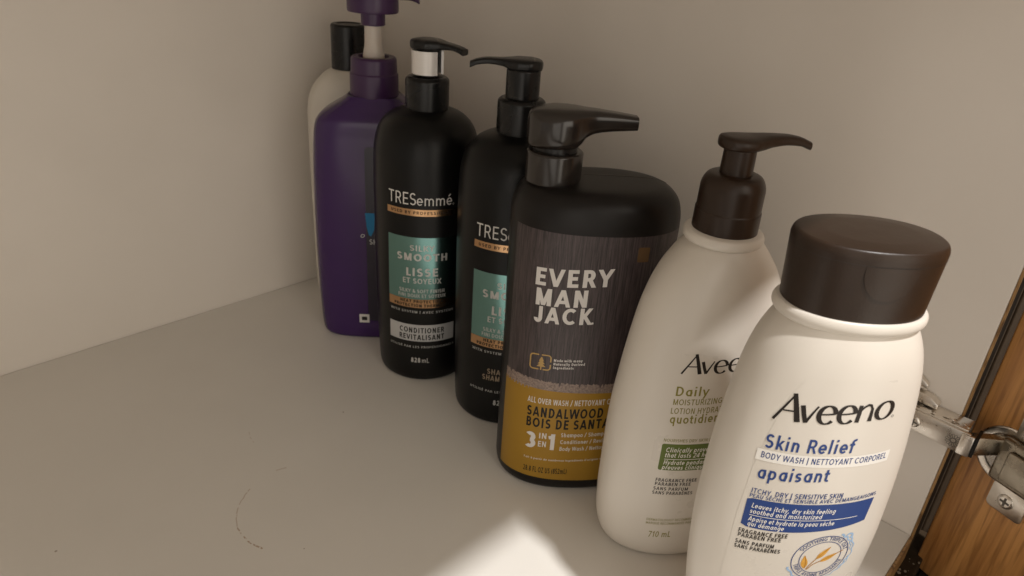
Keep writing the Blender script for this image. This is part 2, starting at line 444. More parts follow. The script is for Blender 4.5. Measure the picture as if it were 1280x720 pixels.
    G['p'] = (.66, [('l', x, -.3, x, X), ('c', .32, m, .27-h, r, 0, 360)])
    G['q'] = (.66, [bowl, ('l', .58-h, -.3, .58-h, X)])
    G['r'] = (.42, [('l', x, 0, x, X), ('c', .36, .40, .36-x, X-.40-h, 175, 88)])
    p = (X-w)/4
    G['s'] = (.53, [('c', .265, m+p, .205-h, p, 28, 270), ('c', .265, h+p, .215-h, p, 90, -152)])
    G['t'] = (.40, [('l', .18, .16, .18, .92), ('l', .03, xt, .36, xt), ('c', .18+.16, .16, .16, .16-h, 180, 280)])
    G['u'] = (.64, [('l', x, .27, x, X), ('l', .56-h, 0, .56-h, X), ('c', .325, .27, .235-h, .27-h, 180, 360)])
    G['v'] = (.58, [('d', .05+h*.3, X, .29, 0), ('d', .53-h*.3, X, .29, 0)])
    G['w'] = (.86, [('d', .05+h*.3, X, .23, 0), ('d', .43, X, .23, 0), ('d', .43, X, .63, 0), ('d', .81-h*.3, X, .63, 0)])
    G['x'] = (.58, [('d', .07, 0, .51, X), ('d', .51, 0, .07, X)])
    G['y'] = (.58, [('d', .05+h*.3, X, .29, .02), ('d', .53-h*.3, X, .16, -.3)])
    G['z'] = (.54, [('l', .06, xt, .49, xt), ('l', .05, h, .50, h), ('d', .09, h, .44, xt)])
    G[' '] = (.30, [])
    G['.'] = (.16+w, [('l', .08+h, 0, .08+h, w*1.1)])
    G[','] = (.16+w, [('d', .06, -.14, .08+h, w*1.1)])
    G["'"] = (.16+w, [('l', .08+h, .75, .08+h, 1)])
    G['/'] = (.46, [('d', .06, -.08, .40, 1.05)])
    G['|'] = (.34, [('l', .17, -.15, .17, 1.08)])
    G['('] = (.34, [('c', .42, .42, .30, .62, 130, 230)])
    G[')'] = (.34, [('c', -.08, .42, .30, .62, 50, -50)])
    G['&'] = (.76, [('c', .33, .78, .17-h, .22-h, 0, 360), ('c', .31, .28, .25-h, .28-h, 75, 300), ('d', .70, 0, .20, .70), ('d', .46, .14, .68, .50)])
    for ch, base, dx in (('\u00e9', 'e', .10), ('\u00e8', 'e', -.10), ('\u00e0', 'a', -.10)):
        W, P = G[base]; G[ch] = (W, P + [('d', W/2-dx*.6, .82, W/2+dx, 1.03)])
    for ch, base, dx in (('\u00c9', 'E', .10), ('\u00c8', 'E', -.10)):
        W, P = G[base]; G[ch] = (W, P + [('d', W/2-dx*.6, 1.09, W/2+dx, 1.28)])
    return G


GLYPHS = {}


# ---------------------------------------------------------------- object helpers
def link(name, me, mat, parent=None, smooth=True, angle=38):
    me.materials.clear()
    me.materials.append(mat)
    if smooth:
        me.polygons.foreach_set("use_smooth", [True]*len(me.polygons))
        me.set_sharp_from_angle(angle=math.radians(angle))
    o = bpy.data.objects.new(name, me)
    COL.objects.link(o)
    if parent is not None: o.parent = parent
    return o


def mesh_of(bm, name="mesh"):
    bmesh.ops.recalc_face_normals(bm, faces=bm.faces)
    me = bpy.data.meshes.new(name)
    bm.to_mesh(me); bm.free()
    return me


def loft(bm, rings, cap0=True, cap1=True):
    """bridge rings (lists of xyz with equal counts); optionally close the ends"""
    vs = [[bm.verts.new(p) for p in r] for r in rings]
    n = len(vs[0])
    for a, b in zip(vs, vs[1:]):
        for i in range(n):
            j = (i+1) % n
            bm.faces.new((a[i], a[j], b[j], b[i]))
    if cap0: bm.faces.new(list(reversed(vs[0])))
    if cap1: bm.faces.new(vs[-1])
    return bm


def lathe(prof, count=64, ratio=1.0, cx=0.0, cy=0.0, n=2.0, bm=None, cap0=True, cap1=True, ox=0):
    """prof: (radius, z) in mm, turned round the z axis (superellipse n, depth ratio)"""
    bm = bm or bmesh.new()
    t = np.linspace(0, 2*math.pi, count, endpoint=False)
    e = 2/n
    cx_ = np.sign(np.cos(t))*abs(np.cos(t))**e
    sy_ = np.sign(np.sin(t))*abs(np.sin(t))**e
    rings = [[(cx+(ox+r*c)/1000, cy+r*s*ratio/1000, z/1000) for c, s in zip(cx_, sy_)] for r, z in prof]
    return loft(bm, rings, cap0, cap1)


def fillet(prof, rad, steps=5):
    """round the corners of an (r, z) profile; rad is one radius or one per point"""
    out = [prof[0]]
    for i in range(1, len(prof)-1):
        p0, p1, p2 = (Vector(prof[i-1]), Vector(prof[i]), Vector(prof[i+1]))
        r = rad[i] if isinstance(rad, (list, tuple)) else rad
        if r <= 0: out.append(prof[i]); continue
        d = min(r, (p0-p1).length*0.48, (p2-p1).length*0.48)
        a = p1 + (p0-p1).normalized()*d; b = p1 + (p2-p1).normalized()*d
        for k in range(steps+1):
            t = k/steps
            q = a*(1-t)**2 + p1*2*t*(1-t) + b*t*t
            out.append((q.x, q.y))
    out.append(prof[-1])
    return out


def sweep_head(secs, count=40, n=3.2, steps=8, cross=None):
    """a pump head: secs = (x along the spout, half width, z bottom, z top) in mm, smoothly interpolated"""
    secs = sorted(secs)
    x = [s[0] for s in secs]
    fw, fb, ft = (pchip(x, [s[k] for s in secs]) for k in (1, 2, 3))
    xs = []
    for a, b in zip(x, x[1:]):
        xs += [a + (b-a)*k/steps for k in range(steps)]
    xs.append(x[-1])
    t = np.linspace(0, 2*math.pi, count, endpoint=False)
    e = 2/n
    c = np.sign(np.cos(t))*abs(np.cos(t))**e
    s = np.sign(np.sin(t))*abs(np.sin(t))**e
    rings = []
    for q in xs:
        w, zb, zt = fw(q), fb(q), ft(q)
        rings.append([(q/1000, w*ci/1000, ((zb+zt)/2 + (zt-zb)/2*si)/1000) for ci, si in zip(c, s)])
    bm = loft(bmesh.new(), rings)
    return bm


def box(bm, x0, x1, y0, y1, z0, z1, bevel=0.0):
    v = [bm.verts.new(p) for p in ((x0,y0,z0),(x1,y0,z0),(x1,y1,z0),(x0,y1,z0),(x0,y0,z1),(x1,y0,z1),(x1,y1,z1),(x0,y1,z1))]
    fs = [bm.faces.new([v[i] for i in f]) for f in ((0,3,2,1),(4,5,6,7),(0,1,5,4),(1,2,6,5),(2,3,7,6),(3,0,4,7))]
    if bevel:
        es = list({e for f in fs for e in f.edges})
        bmesh.ops.bevel(bm, geom=es, offset=bevel, segments=3, profile=0.5, affect='EDGES')
    return bm


def thing(name, label, cat, loc, phi=0.0, group=None):
    o = bpy.data.objects.new(name, None)
    o.empty_display_size = 0.02
    COL.objects.link(o)
    o.location = loc
    o.rotation_euler = (0, 0, math.radians(phi))
    o["label"] = label; o["category"] = cat
    if group: o["group"] = group
    return o


def structure(name, bm, mat, smooth=False):
    o = link(name, mesh_of(bm, name), mat, None, smooth)
    o["kind"] = "structure"
    return o


# ---- printed decals: flat 2D meshes in label space (s, z in mm) laid on a bottle's surface
class Print:
    def __init__(self):
        self.bm = bmesh.new(); self.lift = 0.0

    def poly(self, pts):
        vs = [self.bm.verts.new((p[0], p[1], self.lift)) for p in pts]
        f = self.bm.faces.new(vs)
        f.normal_update()
        if f.normal.z < 0: f.normal_flip()
        bmesh.ops.triangulate(self.bm, faces=[f])
        return self

    def rect(self, s0, s1, z0, z1, r=0.0, k=0.0, s_ref=None, skew=0.0):
        ref = s0 if s_ref is None else s_ref
        pts = []
        if r <= 0: pts = [(s0,z0),(s1,z0),(s1,z1),(s0,z1)]
        else:
            for cx, cy, a in ((s1-r,z0+r,-90),(s1-r,z1-r,0),(s0+r,z1-r,90),(s0+r,z0+r,180)):
                for q in range(7):
                    g = math.radians(a+q*15)
                    pts.append((cx+r*math.cos(g), cy+r*math.sin(g)))
        return self.poly([(s + skew*(z-z0), z + k*(s-ref)) for s, z in pts])

    def quadstrip(self, left, right):
        L = [self.bm.verts.new((p[0], p[1], self.lift)) for p in left]
        R_ = [self.bm.verts.new((p[0], p[1], self.lift)) for p in right]
        for i in range(len(L)-1):
            f = self.bm.faces.new((L[i], R_[i], R_[i+1], L[i+1]))
            f.normal_update()
            if f.normal.z < 0: f.normal_flip()
        return self

    def stroke(self, pts, w, nib=None, angle=45, thin=.25):
        """a line of width w, or a broad-nib pen stroke"""
        L, R_ = [], []
        n = len(pts)
        for i in range(n):
            a, b = pts[max(i-1, 0)], pts[min(i+1, n-1)]
            dx, dy = b[0]-a[0], b[1]-a[1]
            l = math.hypot(dx, dy) or 1
            ww = w if not isinstance(w, (list, tuple)) else w[0] + (w[1]-w[0])*i/(n-1)
            if nib:
                th = math.atan2(dy, dx) - math.radians(angle)
                ww = nib*math.sqrt(math.sin(th)**2 + (thin*math.cos(th))**2)
            nx, ny = -dy/l*ww/2, dx/l*ww/2
            L.append((pts[i][0]+nx, pts[i][1]+ny)); R_.append((pts[i][0]-nx, pts[i][1]-ny))
        return self.quadstrip(L, R_)

    def ringline(self, cx, cy, rx, ry, w, a0=0, a1=360, k=0.0, n=64, tilt=0.0):
        pts = []
        for i in range(n+1):
            g = math.radians(a0+(a1-a0)*i/n)
            x, y = rx*math.cos(g), ry*math.sin(g)
            c, s = math.cos(tilt), math.sin(tilt)
            pts.append((cx+c*x-s*y, cy+s*x+c*y+k*(c*x-s*y)))
        return self.stroke(pts, w)

    def text(self, body, s0, z0, h, s1=None, bold=0.0, k=0.0, s_ref=None, slant=0.0, arc=None, space=0.035, w=None):
        """body with its left end at s0, baseline z0 and capital height h; s1 fixes the right end"""
        if w is None: w = 0.125 + bold*3.2
        if w not in GLYPHS: GLYPHS[w] = glyphs(w)
        G = GLYPHS[w]
        strokes = []; pen = 0.0
        for ch in body:
            W, P = G[ch]
            for q in P: strokes.append((pen, q))
            pen += W + space + max(0, w-.13)*.35
        x0, x1 = .07, pen - .07 - space - max(0, w-.13)*.35
        sx = h if s1 is None else (s1-s0)/(x1-x0)
        ref = s0 if s_ref is None else s_ref

        def put(x, y):
            X = (x - x0 + slant*y)*sx; Y = y*h
            if arc:                                   # (cx, cz, radius, start angle, clockwise)
                cx, cz, rad, a0, sgn = arc
                g = math.radians(a0) - sgn*X/rad
                S, Z = cx + (rad+sgn*Y)*math.cos(g), cz + (rad+sgn*Y)*math.sin(g)
            else: S, Z = s0+X, z0+Y
            return S, Z + k*(S-ref)
        hw = w/2
        for off, q in strokes:
            self.lift += 0.0006
            if self.lift > 0.02: self.lift = 0.0
            if q[0] == 'c':
                _, cx, cy, rx, ry, a0, a1 = q
                n = max(6, int(abs(a1-a0)/15))
                L, R_ = [], []
                for i in range(n+1):
                    g = math.radians(a0+(a1-a0)*i/n)
                    c, s = math.cos(g), math.sin(g)
                    L.append(put(off+cx+(rx+hw)*c, cy+(ry+hw)*s)); R_.append(put(off+cx+(rx-hw)*c, cy+(ry-hw)*s))
                self.quadstrip(L, R_)
            else:
                _, xa, ya, xb, yb = q
                dx, dy = xb-xa, yb-ya; l = math.hypot(dx, dy)
                if q[0] == 'd': ox, oy = hw*l/abs(dy)*.94, 0.0
                else: ox, oy = -dy/l*hw, dx/l*hw
                m = 1 if not arc else 2
                L = [put(off+xa+dx*i/m+ox, ya+dy*i/m+oy) for i in range(m+1)]
                R_ = [put(off+xa+dx*i/m-ox, ya+dy*i/m-oy) for i in range(m+1)]
                self.quadstrip(L, R_)
        return self

    def on(self, shape, name, mat, parent, off, ds=2.5, dz=6.0):
        bm = self.bm
        xs = [v.co.x for v in bm.verts]; ys = [v.co.y for v in bm.verts]
        for lo, hi, st, ax in ((min(xs), max(xs), ds, 0), (min(ys), max(ys), dz, 1)):
            q = math.floor(lo/st)*st + st
            while q < hi - 1e-4:
                co = [0, 0, 0]; no = [0, 0, 0]; co[ax] = q + 0.00137; no[ax] = 1
                bmesh.ops.bisect_plane(bm, geom=bm.verts[:]+bm.edges[:]+bm.faces[:], plane_co=co, plane_no=no, dist=1e-6)
                q += st
        bm.verts.ensure_lookup_table(); bm.faces.ensure_lookup_table()
        flat = [(v.co.x, v.co.y, v.co.z) for v in bm.verts]
        uv = bm.loops.layers.uv.new("UVMap")
        for f in bm.faces:
            for l in f.loops: l[uv].uv = (l.vert.co.x/100, l.vert.co.y/100)
        for v, (s, z, up) in zip(bm.verts, flat):
            v.co = shape.point(s/1000, min(max(z/1000, 0.0009), shape.z[-1]-0.0009), (off+up)/1000)
        me = bpy.data.meshes.new(name)
        bm.to_mesh(me); bm.free()
        return link(name, me, mat, parent, True, 80)


class Lines:
    """several lines of lettering: each becomes a part of its own"""
    def __init__(self): self.all = []
    def text(self, *a, **k): self.all.append(Print().text(*a, **k)); return self
    def rect(self, *a, **k): self.all.append(Print().rect(*a, **k)); return self
    def ringline(self, *a, **k): self.all.append(Print().ringline(*a, **k)); return self
    def logo(self, *a): self.all.append(logotype(Print(), *a)); return self
    def on(self, shape, name, mat, parent, off, **k):
        return [p.on(shape, name, mat, parent, off, **k) for p in self.all]


def body_mesh(shape, count=112, dz=1.6):
    zs = [0.0]
    top = shape.z[-1]
    knots = sorted(set(shape.z))
    for a, b in zip(knots, knots[1:]):
        m = max(1, math.ceil((b-a)*1000/dz)) if b-a < 0.02 else math.ceil((b-a)*1000/4)
        m = max(m, 3 if b-a < 0.012 else m)
        zs += [a+(b-a)*(i+1)/m for i in range(m)]
    rings = [[(x, y, z) for x, y in shape.ring(z, count)] for z in zs]
    return mesh_of(loft(bmesh.new(), rings))


def body(shape, mat, root):
    return link("body", body_mesh(shape), mat, root, True, 50)


# a humanist logotype drawn with a broad pen (1 em = cap height)
def logotype(pr, s0, z0, cap, width, k):
    P = []
    def arc(cx, cy, rx, ry, a0, a1, n=26): return [(cx+rx*math.cos(math.radians(a0+(a1-a0)*i/n)), cy+ry*math.sin(math.radians(a0+(a1-a0)*i/n))) for i in range(n+1)]
    # A
    P.append(([(0.0, 0.0), (0.30, 0.52), (0.56, 0.98)], (0.085, 0.05), None))
    P.append(([(0.53, 1.0), (0.67, 0.5), (0.80, 0.0)], (0.13, 0.175), None))
    P.append(([(0.26, 0.37), (0.68, 0.37)], (0.05, 0.05), None))
    # v
    P.append(([(0.86, 0.62), (0.96, 0.3), (1.07, 0.01)], (0.14, 0.13), None))
    P.append(([(1.07, 0.02), (1.22, 0.33), (1.37, 0.62)], (0.09, 0.05), None))
    def e(x):
        P.append((arc(x+0.30, 0.315, 0.27, 0.325, 5, 318, 34), 0, (0.145, 8, .36)))
        P.append(([(x+0.07, 0.33), (x+0.30, 0.335), (x+0.565, 0.355)], (0.05, 0.06), None))
    e(1.42); e(2.09)
    # n
    P.append(([(2.80, 0.62), (2.80, 0.3), (2.79, 0.0)], (0.12, 0.13), None))
    P.append(([(2.82, 0.40), (2.93, 0.55), (3.06, 0.615), (3.18, 0.57)], (0.05, 0.10), None))
    P.append(([(3.15, 0.60), (3.235, 0.45), (3.245, 0.2), (3.245, 0.0)], (0.06, 0.135), None))
    # o
    P.append((arc(3.74, 0.315, 0.30, 0.315, 0, 360, 40), 0, (0.145, 8, .36)))
    sx = width/4.06
    for pts, w, nib in P:
        pr.lift += 0.0008
        q = [(s0+x*sx, z0+y*cap + k*(x*sx)) for x, y in pts]
        if nib: pr.stroke(q, 0, nib=nib[0]*cap, angle=nib[1], thin=nib[2])
        else: pr.stroke(q, (w[0]*cap, w[1]*cap))
    pr.ringline(s0+width+1.1, z0+0.3+k*width, .5, .5, .16, n=16)
    return pr


# ================================================================= the cabinet
bm = box(bmesh.new(), -0.62, 0.4171, 0.0352, 0.5588, -0.018, 0.0)
structure("floor", bm, FLOOR)
structure("back_wall", box(bmesh.new(), -0.62, 0.44, 0.5595, 0.572, -0.018, 0.345), WALL)
structure("side_wall", box(bmesh.new(), 0.4177, 0.4357, 0.0352, 0.5592, -0.018, 0.329), WALL)
structure("ceiling", box(bmesh.new(), -0.62, 0.44, 0.0352, 0.5592, 0.330, 0.348), WALL)

frame = thing("cabinet", "cabinet front with an oak door swung open on a metal hinge", "cabinet", (0.4177, 0.035, 0))
bmb = bmesh.new()
box(bmb, -1.04, -0.0005, -0.0016, 0.0, -0.018, -0.0002)
box(bmb, 0.0002, 0.0016, -0.0014, 0.0, -0.018, 0.329)
link("edge_banding", mesh_of(bmb), BANDING, frame, False)
link("shadow_strip", mesh_of(box(bmesh.new(), 0.0018, 0.036, -0.0008, 0.0, -0.018, 0.33)), SHADED_EDGE, frame, False)  # brown panel edge and gap, their shade put into the colour
link("frame_stile", mesh_of(box(bmesh.new(), 0.0365, 0.20, -0.0022, 0.012, -0.06, 0.33, 0.0008)), GRIME, frame, False)
link("frame_rail", mesh_of(box(bmesh.new(), -1.04, 0.036, -0.010, 0.0, -0.075, -0.0185, 0.001)), GRIME, frame, False)
link("frame_base", mesh_of(box(bmesh.new(), -1.04, 0.3, -0.17, -0.0104, -0.12, -0.032, 0.001)), GRIME, frame, False)
crumbs = bmesh.new()
for i in range(30):
    x, y = -0.030 + random.random()*0.034, -0.0095 + random.random()*0.008
    r = 0.00015 + random.random()**3*0.0008
    bmesh.ops.create_icosphere(crumbs, subdivisions=1, radius=r, matrix=Matrix.Translation((x, y, -0.0185+r*0.4)) @ Matrix.Diagonal((1+random.random(), 1+random.random(), .7, 1)))
dust = link("dust_crumbs", mesh_of(crumbs), DUST, frame, False)
dust["kind"] = "stuff"

# the open oak door: local x runs from the hinged edge to the free edge, local y into the door's thickness
DANG = math.degrees(math.atan2(-0.927, -0.376))
bmd = bmesh.new()
box(bmd, 0.0, 0.055, 0.0, 0.019, -0.0266, 0.74, 0.0012)
door = link("door", mesh_of(bmd), OAK, frame, False)
door["label"] = "oak cabinet door standing open"
door.location = (0.428-0.4177, 0.029-0.035, 0.0)
door.rotation_euler = (0, 0, math.radians(DANG))
for z0, z1 in ((-0.0266, 0.033), (0.68, 0.74)):
    link("door_rail", mesh_of(box(bmesh.new(), 0.0552, 0.30, 0.0, 0.019, z0, z1, 0.0012)), OAK, door, False)
link("door_panel", mesh_of(box(bmesh.new(), 0.0552, 0.30, 0.004, 0.014, 0.0332, 0.6798)), OAK, door, False)

# ---------------------------------------------------------------- concealed hinge
# local frame: +x into the side wall, -y towards the opening; the arm stands 16 mm proud of the wall
bma = bmesh.new()
# side profile of the arm seen along x: slightly tapering, raised end lip
def prism(bm, outline, x0, x1, bevel=0.0006):
    a = [bm.verts.new((x0, y, z)) for y, z in outline]; b = [bm.verts.new((x1, y, z)) for y, z in outline]
    n = len(a)
    f = [bm.faces.new(a), bm.faces.new(list(reversed(b)))]
    for i in range(n): f.append(bm.faces.new((a[i], b[i], b[(i+1) % n], a[(i+1) % n])))
    bmesh.ops.recalc_face_normals(bm, faces=f)
    if bevel: bmesh.ops.bevel(bm, geom=list({e for q in f for e in q.edges}), offset=bevel, segments=2, profile=0.5, affect='EDGES')
prism(bma, [(0.0015, -0.0004), (0.0015, 0.0136), (0.030, 0.0138), (0.085, 0.0135), (0.085, 0.003), (0.030, 0.002)], -0.0157, -0.0135, 0.0007)
prism(bma, [(0.0035, 0.0128), (0.0035, 0.0142), (0.085, 0.0142), (0.085, 0.0128)], -0.0133, -0.0004, 0.0004)
prism(bma, [(0.0035, 0.0002), (0.0035, 0.0016), (0.085, 0.0036), (0.085, 0.0022)], -0.0133, -0.0004, 0.0004)
hinge = link("hinge", mesh_of(bma), NICKEL, frame, True, 30)
hinge["label"] = "metal concealed hinge with a rosette stamp"
hinge.location = (0.0, 0.0245-0.035, 0.076)
lip = bmesh.new()
prism(lip, [(-0.0006, 0.0002), (-0.0006, 0.0132), (0.0055, 0.0132), (0.0055, 0.0002)], -0.0168, -0.0150, 0.0006)
slot = bmesh.new()
prism(slot, [(-0.0024, 0.0008), (-0.0024, 0.0128), (-0.0007, 0.0128), (-0.0007, 0.0008)], -0.0160, -0.0050, 0.0)
link("end_slot", mesh_of(slot), PRINT_BLACK, hinge, False)
link("end_plate", mesh_of(lip), NICKEL, hinge, True, 30)
ros = bmesh.new()
def flat_loop(bm, pts, w, x):
    n = len(pts)
    L, R_ = [], []
    for i in range(n):
        a, b = pts[i-1], pts[(i+1) % n]
        dx, dy = b[0]-a[0], b[1]-a[1]; l = math.hypot(dx, dy) or 1
        L.append(bm.verts.new((x, pts[i][0]-dy/l*w/2, pts[i][1]+dx/l*w/2)))
        R_.append(bm.verts.new((x, pts[i][0]+dy/l*w/2, pts[i][1]-dx/l*w/2)))
    for i in range(n):
        j = (i+1) % n
        bm.faces.new((L[i], L[j], R_[j], R_[i]))
ecy, ecz = 0.0083, 0.0062
for i in range(14):
    g = 2*math.pi*i/14
    pts = []
    for q in range(14):
        h = 2*math.pi*q/14
        rr = 0.0027 + 0.0012*math.cos(h); tt = 0.00062*math.sin(h)
        pts.append((ecy + rr*math.cos(g) - tt*math.sin(g), ecz + rr*math.sin(g) + tt*math.cos(g)))
    flat_loop(ros, pts, 0.0002, -0.01582)
flat_loop(ros, [(ecy+0.0013*math.cos(2*math.pi*q/20), ecz+0.0013*math.sin(2*math.pi*q/20)) for q in range(20)], 0.0003, -0.01582)
link("emblem", mesh_of(ros), ENGRAVE, hinge, False)

def screw(name, parent, mtx, r):
    """pan head screw with a cross recess; local z is its axis"""
    b = lathe(fillet([(r*1000, 0), (r*1000, 0.55), (r*700, 1.0), (r*420, 1.05)], 0.3), 28)
    bmesh.ops.transform(b, matrix=mtx, verts=b.verts)
    s = link(name, mesh_of(b), NICKEL, parent, True, 40)
    c = bmesh.new()
    box(c, -r*.62, r*.62, -r*.15, r*.15, 0.0004, 0.00112)
    box(c, -r*.15, r*.15, -r*.62, r*.62, 0.0004, 0.00116)
    bmesh.ops.create_circle(c, cap_ends=True, segments=16, radius=r*.26, matrix=Matrix.Translation((0, 0, .00119)))
    bmesh.ops.transform(c, matrix=mtx, verts=c.verts)
    link("screw_recess", mesh_of(c), ENGRAVE, parent, False)
    return s
face_x = Matrix.Rotation(math.radians(-90), 4, 'Y')       # local z -> -x
screw("screw", hinge, Matrix.Translation((-0.0156, 0.0290, 0.0072)) @ face_x, 0.0034)
lev = bmesh.new()
prism(lev, [(0.0215, 0.0150), (0.0215, 0.0178), (0.026, 0.0205), (0.040, 0.0220), (0.040, 0.0180), (0.030, 0.0152)], -0.0075, -0.0006, 0.0008)
prism(lev, [(0.0300, 0.0225), (0.0300, 0.0260), (0.0360, 0.0300), (0.0400, 0.0300), (0.0400, 0.0225)], -0.0050, -0.0006, 0.0006)
link("release_lever", mesh_of(lev), NICKEL, hinge, True, 30)
for y, x, r in ((0.0125, -0.009, 0.0016), (0.0070, -0.0085, 0.0012), (0.0045, -0.0105, 0.0009)):
    bumps = bmesh.new()
    bmesh.ops.create_uvsphere(bumps, u_segments=14, v_segments=8, radius=r, matrix=Matrix.Translation((x, y, 0.0141)) @ Matrix.Diagonal((1, 1, .6, 1)))
    link("rivet", mesh_of(bumps), NICKEL, hinge, True)
gr = bmesh.new()
for i in range(40):
    y = 0.006 + random.random()*0.03; x = -0.0125 + random.random()*0.010
    r = 0.0002 + random.random()*0.0005
    bmesh.ops.create_icosphere(gr, subdivisions=1, radius=r, matrix=Matrix.Translation((x, y, 0.0142)) @ Matrix.Diagonal((1.5, 2, .6, 1)))
q = link("dust_crumbs", mesh_of(gr), DUST, hinge, False)
q["kind"] = "stuff"

# everything on the door side is placed through the door's own axes
hm = Matrix.Translation(Vector((0.428, 0.029, 0.0)) - Vector((0.4177, 0.0245, 0.076))) @ Matrix.Rotation(math.radians(DANG), 4, 'Z')
# cup flange: a disc with a dished middle; local z of the lathe points out of the door (door local -y)
out = Matrix.Rotation(math.radians(90), 4, 'X')
cb = lathe(fillet([(17.2, 0), (17.2, 0.9), (16.2, 1.25), (13.4, 1.2), (12.6, 0.3), (11.5, -3.0), (3, -3.2)], 0.4), 56)
bmesh.ops.transform(cb, matrix=hm @ Matrix.Translation((0.0225, 0, 0.0765)) @ out, verts=cb.verts)
link("hinge_cup", mesh_of(cb), NICKEL, hinge, True, 30)
for z0, z1 in ((0.0455, 0.0625), (0.0905, 0.1075)):
    b2 = bmesh.new()
    box(b2, 0.0225, 0.0425, -0.0030, -0.0008, z0, z1)
    bmesh.ops.bevel(b2, geom=[e for e in b2.edges if abs(e.verts[0].co.y-e.verts[1].co.y) > 0.001], offset=0.003, segments=5, profile=0.5, affect='EDGES')
    bmesh.ops.bevel(b2, geom=[e for e in b2.edges if all(v.co.y < -0.0029 for v in e.verts)], offset=0.0006, segments=2, profile=0.5, affect='EDGES')
    bmesh.ops.transform(b2, matrix=hm, verts=b2.verts)
    link("wing_plate", mesh_of(b2), NICKEL, hinge, True, 30)
hub = bmesh.new()
box(hub, 0.0195, 0.047, -0.0075, -0.0014, 0.0632, 0.0898, 0.0022)
box(hub, 0.026, 0.047, -0.0100, -0.0078, 0.0675, 0.0855, 0.0009)
bmesh.ops.transform(hub, matrix=hm, verts=hub.verts)
link("cup_bridge", mesh_of(hub), DARK_NICKEL, hinge, True, 30)
for z in (0.0535, 0.0995):
    screw("screw", hinge, hm @ Matrix.Translation((0.0318, -0.0029, z)) @ out, 0.0042)
# link arm from the mounting arm into the cup
la = bmesh.new()
p0, p1 = Vector((-0.0150, 0.0020, 0.0)), Vector((0.0045, -0.0185, 0.0))
d = (p1-p0).normalized(); nrm = Vector((-d.y, d.x, 0))
secs = []
for t, h0, h1 in ((0, 0.0012, 0.0125), (0.25, 0.0010, 0.0128), (0.7, 0.0022, 0.0122), (1.0, 0.0035, 0.0110)):
    c = p0.lerp(p1, t)
    secs.append([tuple(c + nrm*0.0035 + Vector((0, 0, h0))), tuple(c - nrm*0.0020 + Vector((0, 0, h0))), tuple(c - nrm*0.0020 + Vector((0, 0, h1))), tuple(c + nrm*0.0035 + Vector((0, 0, h1)))])
loft(la, secs)
bmesh.ops.bevel(la, geom=la.edges[:], offset=0.0006, segments=2, profile=0.5, affect='EDGES')
link("link_arm", mesh_of(la), DARK_NICKEL, hinge, True, 30)

# ================================================================= bottles
GROUP = "toiletry bottles lined up along the cabinet's side wall"
def bottle(name, label, cat, pl, group=GROUP): return thing(name, label, cat, (pl[0][0], pl[0][1], 0.0), pl[1], group)

